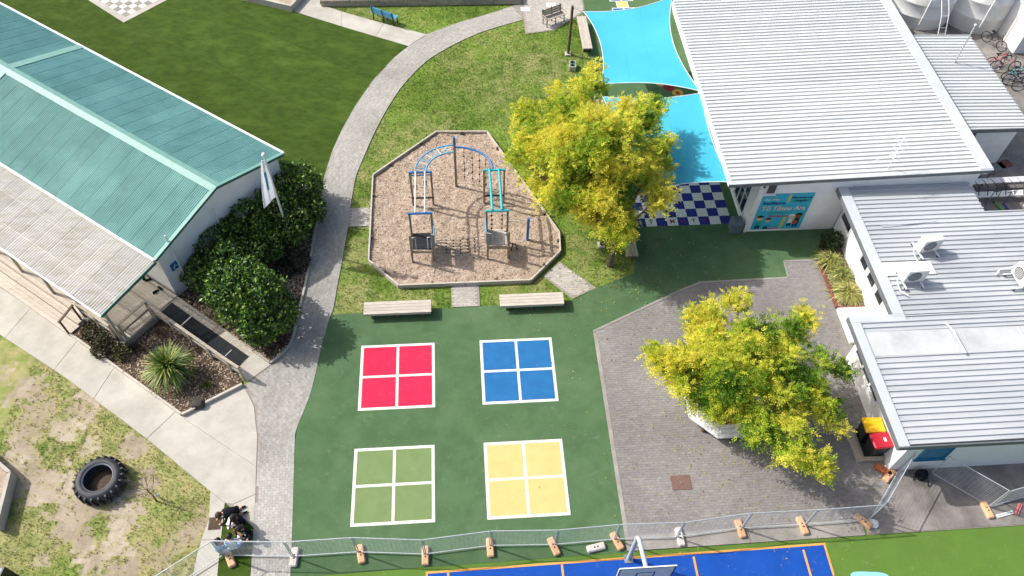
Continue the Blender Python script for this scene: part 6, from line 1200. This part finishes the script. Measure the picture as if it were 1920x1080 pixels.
# ================================================================ CHILDREN
def person(label, p, rz, shirt, legs, skin, hair, pose, group, s=1.0, longhair=False):
    t = thing('person', label, 'person', (p[0], p[1], p[2]), group, rz); ORG[t.name] = (0, 0, 0); t.scale = (s,)*3
    if pose == 'sit':      # cross-legged, leaning over a sheet
        J = dict(pel=(0, 0, .13), sp=(0, .03, .30), ch=(0, .09, .45), nk=(0, .15, .56), hd=(0, .19, .63), ht=(0, .22, .73), sl=(-.14, .10, .48), el=(-.22, .22, .30), wl=(-.12, .38, .17), sr=(.14, .10, .48), er=(.22, .22, .30), wr=(.10, .40, .16), hl=(-.09, .04, .12), kl=(-.29, .24, .13), al=(-.02, .30, .06), tl=(.08, .34, .05), hr=(.09, .04, .12), kr=(.29, .24, .13), ar=(.03, .22, .06), tr=(-.08, .20, .05))
    else:                  # kneeling, bent forward on the elbows
        J = dict(pel=(0, -.10, .30), sp=(0, .06, .36), ch=(0, .22, .40), nk=(0, .34, .42), hd=(0, .41, .43), ht=(0, .50, .47), sl=(-.14, .24, .38), el=(-.20, .36, .16), wl=(-.12, .52, .05), sr=(.14, .24, .38), er=(.20, .36, .16), wr=(.10, .55, .05), hl=(-.08, -.10, .27), kl=(-.11, .12, .07), al=(-.10, -.22, .06), tl=(-.10, -.36, .05), hr=(.08, -.10, .27), kr=(.11, .12, .07), ar=(.10, -.22, .06), tr=(.10, -.36, .05))
    rad = dict(pel=.12, sp=.115, ch=.12, nk=.048, hd=.088, ht=.08, sl=.06, el=.043, wl=.03, sr=.06, er=.043, wr=.03, hl=.085, kl=.062, al=.042, tl=.035, hr=.085, kr=.062, ar=.042, tr=.035)
    E_ = [('pel', 'sp'), ('sp', 'ch'), ('ch', 'nk'), ('nk', 'hd'), ('hd', 'ht'), ('ch', 'sl'), ('sl', 'el'), ('el', 'wl'), ('ch', 'sr'), ('sr', 'er'), ('er', 'wr'), ('pel', 'hl'), ('hl', 'kl'), ('kl', 'al'), ('al', 'tl'), ('pel', 'hr'), ('hr', 'kr'), ('kr', 'ar'), ('ar', 'tr')]
    ks = list(J); me = bpy.data.meshes.new('body'); me.from_pydata([J[k] for k in ks], [(ks.index(a), ks.index(b)) for a, b in E_], [])
    o = bpy.data.objects.new('body', me); col.objects.link(o); sk = o.modifiers.new('skin', 'SKIN'); sk.use_smooth_shade = True
    for i, k in enumerate(ks): me.skin_vertices[0].data[i].radius = (rad[k]*.92, rad[k]*.92)
    me.skin_vertices[0].data[0].use_root = True; o.modifiers.new('sub', 'SUBSURF').levels = 1
    dg = bpy.context.evaluated_depsgraph_get(); m2 = bpy.data.meshes.new_from_object(o.evaluated_get(dg)); bpy.data.objects.remove(o)
    hm = MB(); hm.v = [tuple(v.co) for v in m2.vertices]; hm.f = [tuple(f.vertices) for f in m2.polygons]; hm.sm = [True]*len(hm.f)
    seg = {'shirt': [('pel', 'sp'), ('sp', 'ch'), ('ch', 'sl'), ('sl', 'el'), ('ch', 'sr'), ('sr', 'er'), ('el', 'wl'), ('er', 'wr')], 'legs': [('pel', 'hl'), ('hl', 'kl'), ('pel', 'hr'), ('hr', 'kr'), ('al', 'tl'), ('ar', 'tr')], 'skin': [('nk', 'hd'), ('hd', 'ht'), ('kl', 'al'), ('kr', 'ar')]}
    def near(c):
        b = (9, 0)
        for i, k in enumerate(('shirt', 'legs', 'skin')):
            for a, e in seg[k]:
                A, B_ = Vector(J[a]), Vector(J[e]); d = B_-A; f = max(0, min(1, (c-A).dot(d)/d.length_squared)); q = (c-(A+d*f)).length-.5*(rad[a]*(1-f)+rad[e]*f); b = min(b, (q, i))
        return b[1]
    hm.mi = [near(sum((Vector(hm.v[i]) for i in f), Vector())/len(f)) for f in hm.f]
    for w_, e_ in (('wl', 'el'), ('wr', 'er')):   # hands: palm, four fingers, thumb
        W = Vector(J[w_]); d = (W-Vector(J[e_])).normalized(); sd_ = d.cross(Vector((0, 0, 1))).normalized(); hm.tube([W-d*.01, W+d*.035, W+d*.06], [.026, .034, .028], 7, 2)
        for k in range(4): o_ = sd_*(-.024+.016*k); L_ = (.045, .052, .05, .038)[k]; hm.tube([W+d*.055+o_, W+d*(.055+L_*.6)+o_+Vector((0, 0, -.006)), W+d*(.055+L_)+o_+Vector((0, 0, -.02))], [.009, .008, .006], 5, 2)
        hm.tube([W+d*.02+sd_*(.026 if w_ == 'wl' else -.026), W+d*.05+sd_*(.045 if w_ == 'wl' else -.045)], [.010, .008], 5, 2)
    H0, H1 = Vector(J['hd']), Vector(J['ht']); fw = Vector((0, 1, -.25)).normalized(); hc = H0.lerp(H1, .5); hm.tube([hc+fw*.085, hc+fw*.105+Vector((0, 0, -.01))], [.012, .008], 5, 2)
    for sx in (-1, 1): hm.tube([hc+Vector((sx*.082, -.005, 0)), hc+Vector((sx*.098, -.005, .01))], [.018, .014], 6, 2)
    hm.build('body', [shirt, legs, skin], t)
    bm = bmesh.new(); bmesh.ops.create_icosphere(bm, subdivisions=3, radius=1)
    for v in bm.verts:
        back = max(0, -v.co.dot(fw)); v.co = Vector((v.co.x*.099, v.co.y*.108, v.co.z*.106))*(1+.10*pnoise(v.co*4)); v.co += H0.lerp(H1, .62)-fw*.022+Vector((0, 0, .02))
        if longhair and back > .3: v.co += Vector((0, -.04, -.10))*back
    me = bpy.data.meshes.new('hair'); bm.to_mesh(me); bm.free()
    for pl_ in me.polygons: pl_.use_smooth = True
    put(me, 'hair', hair, t)
    return t
GP = 'children drawing on the ground by the path'
person('child in black kneeling at the tip of the turf wedge over white paper', (-9.506, 10.083, 0.02), R(-240), 'cloth_black', 'cloth_black', 'skin_light', 'hair_brown', 'kneel', GP, 1.12)
person('child in black sitting hunched between two other children', (-9.183, 9.843, 0.02), R(140), 'cloth_black', 'cloth_black', 'skin_brown', 'hair_black', 'sit', GP, 1.12)
person('child in black leaning over white paper at the brick path edge', (-8.912, 9.489, 0.02), R(150), 'cloth_black', 'cloth_black', 'skin_light', 'hair_black', 'sit', GP, 1.12, True)
person('child in a white top sitting with back to the fence', (-9.238, 8.819, 0.02), R(15), 'cloth_white', 'cloth_blue', 'skin_light', 'hair_black', 'sit', GP, 1.12)
person('child in a pale blue top beside the orange fence foot', (-9.738, 8.686, 0.03), R(-25), 'cloth_blue', 'cloth_white', 'skin_brown', 'hair_black', 'sit', GP, 1.05, True)
for lab, p, a in (('white sheet of paper in front of the kneeling child', (-9.638, 9.783, 0.03), .5), ('white sheet of paper held by the child at the brick path edge', (-9.060, 9.252, 0.03), -.6), ('white sheet of paper beside the drain grate', (-9.526, 9.942, 0.03), .9)):
    V = [(x*.16, y*.22, .012+.02*math.sin(x*2+y)) for y in (-1, -.3, .4, 1) for x in (-1, 0, 1)]; c_, s_ = math.cos(a), math.sin(a); V = [(p[0]+c_*x-s_*y, p[1]+s_*x+c_*y, p[2]+z) for x, y, z in V]
    o = MB().add(V, [(r*3+c, r*3+c+1, r*3+c+4, r*3+c+3) for r in range(3) for c in range(2)], 0, True).build('paper_sheet', 'paper'); tag(o, lab, 'paper')
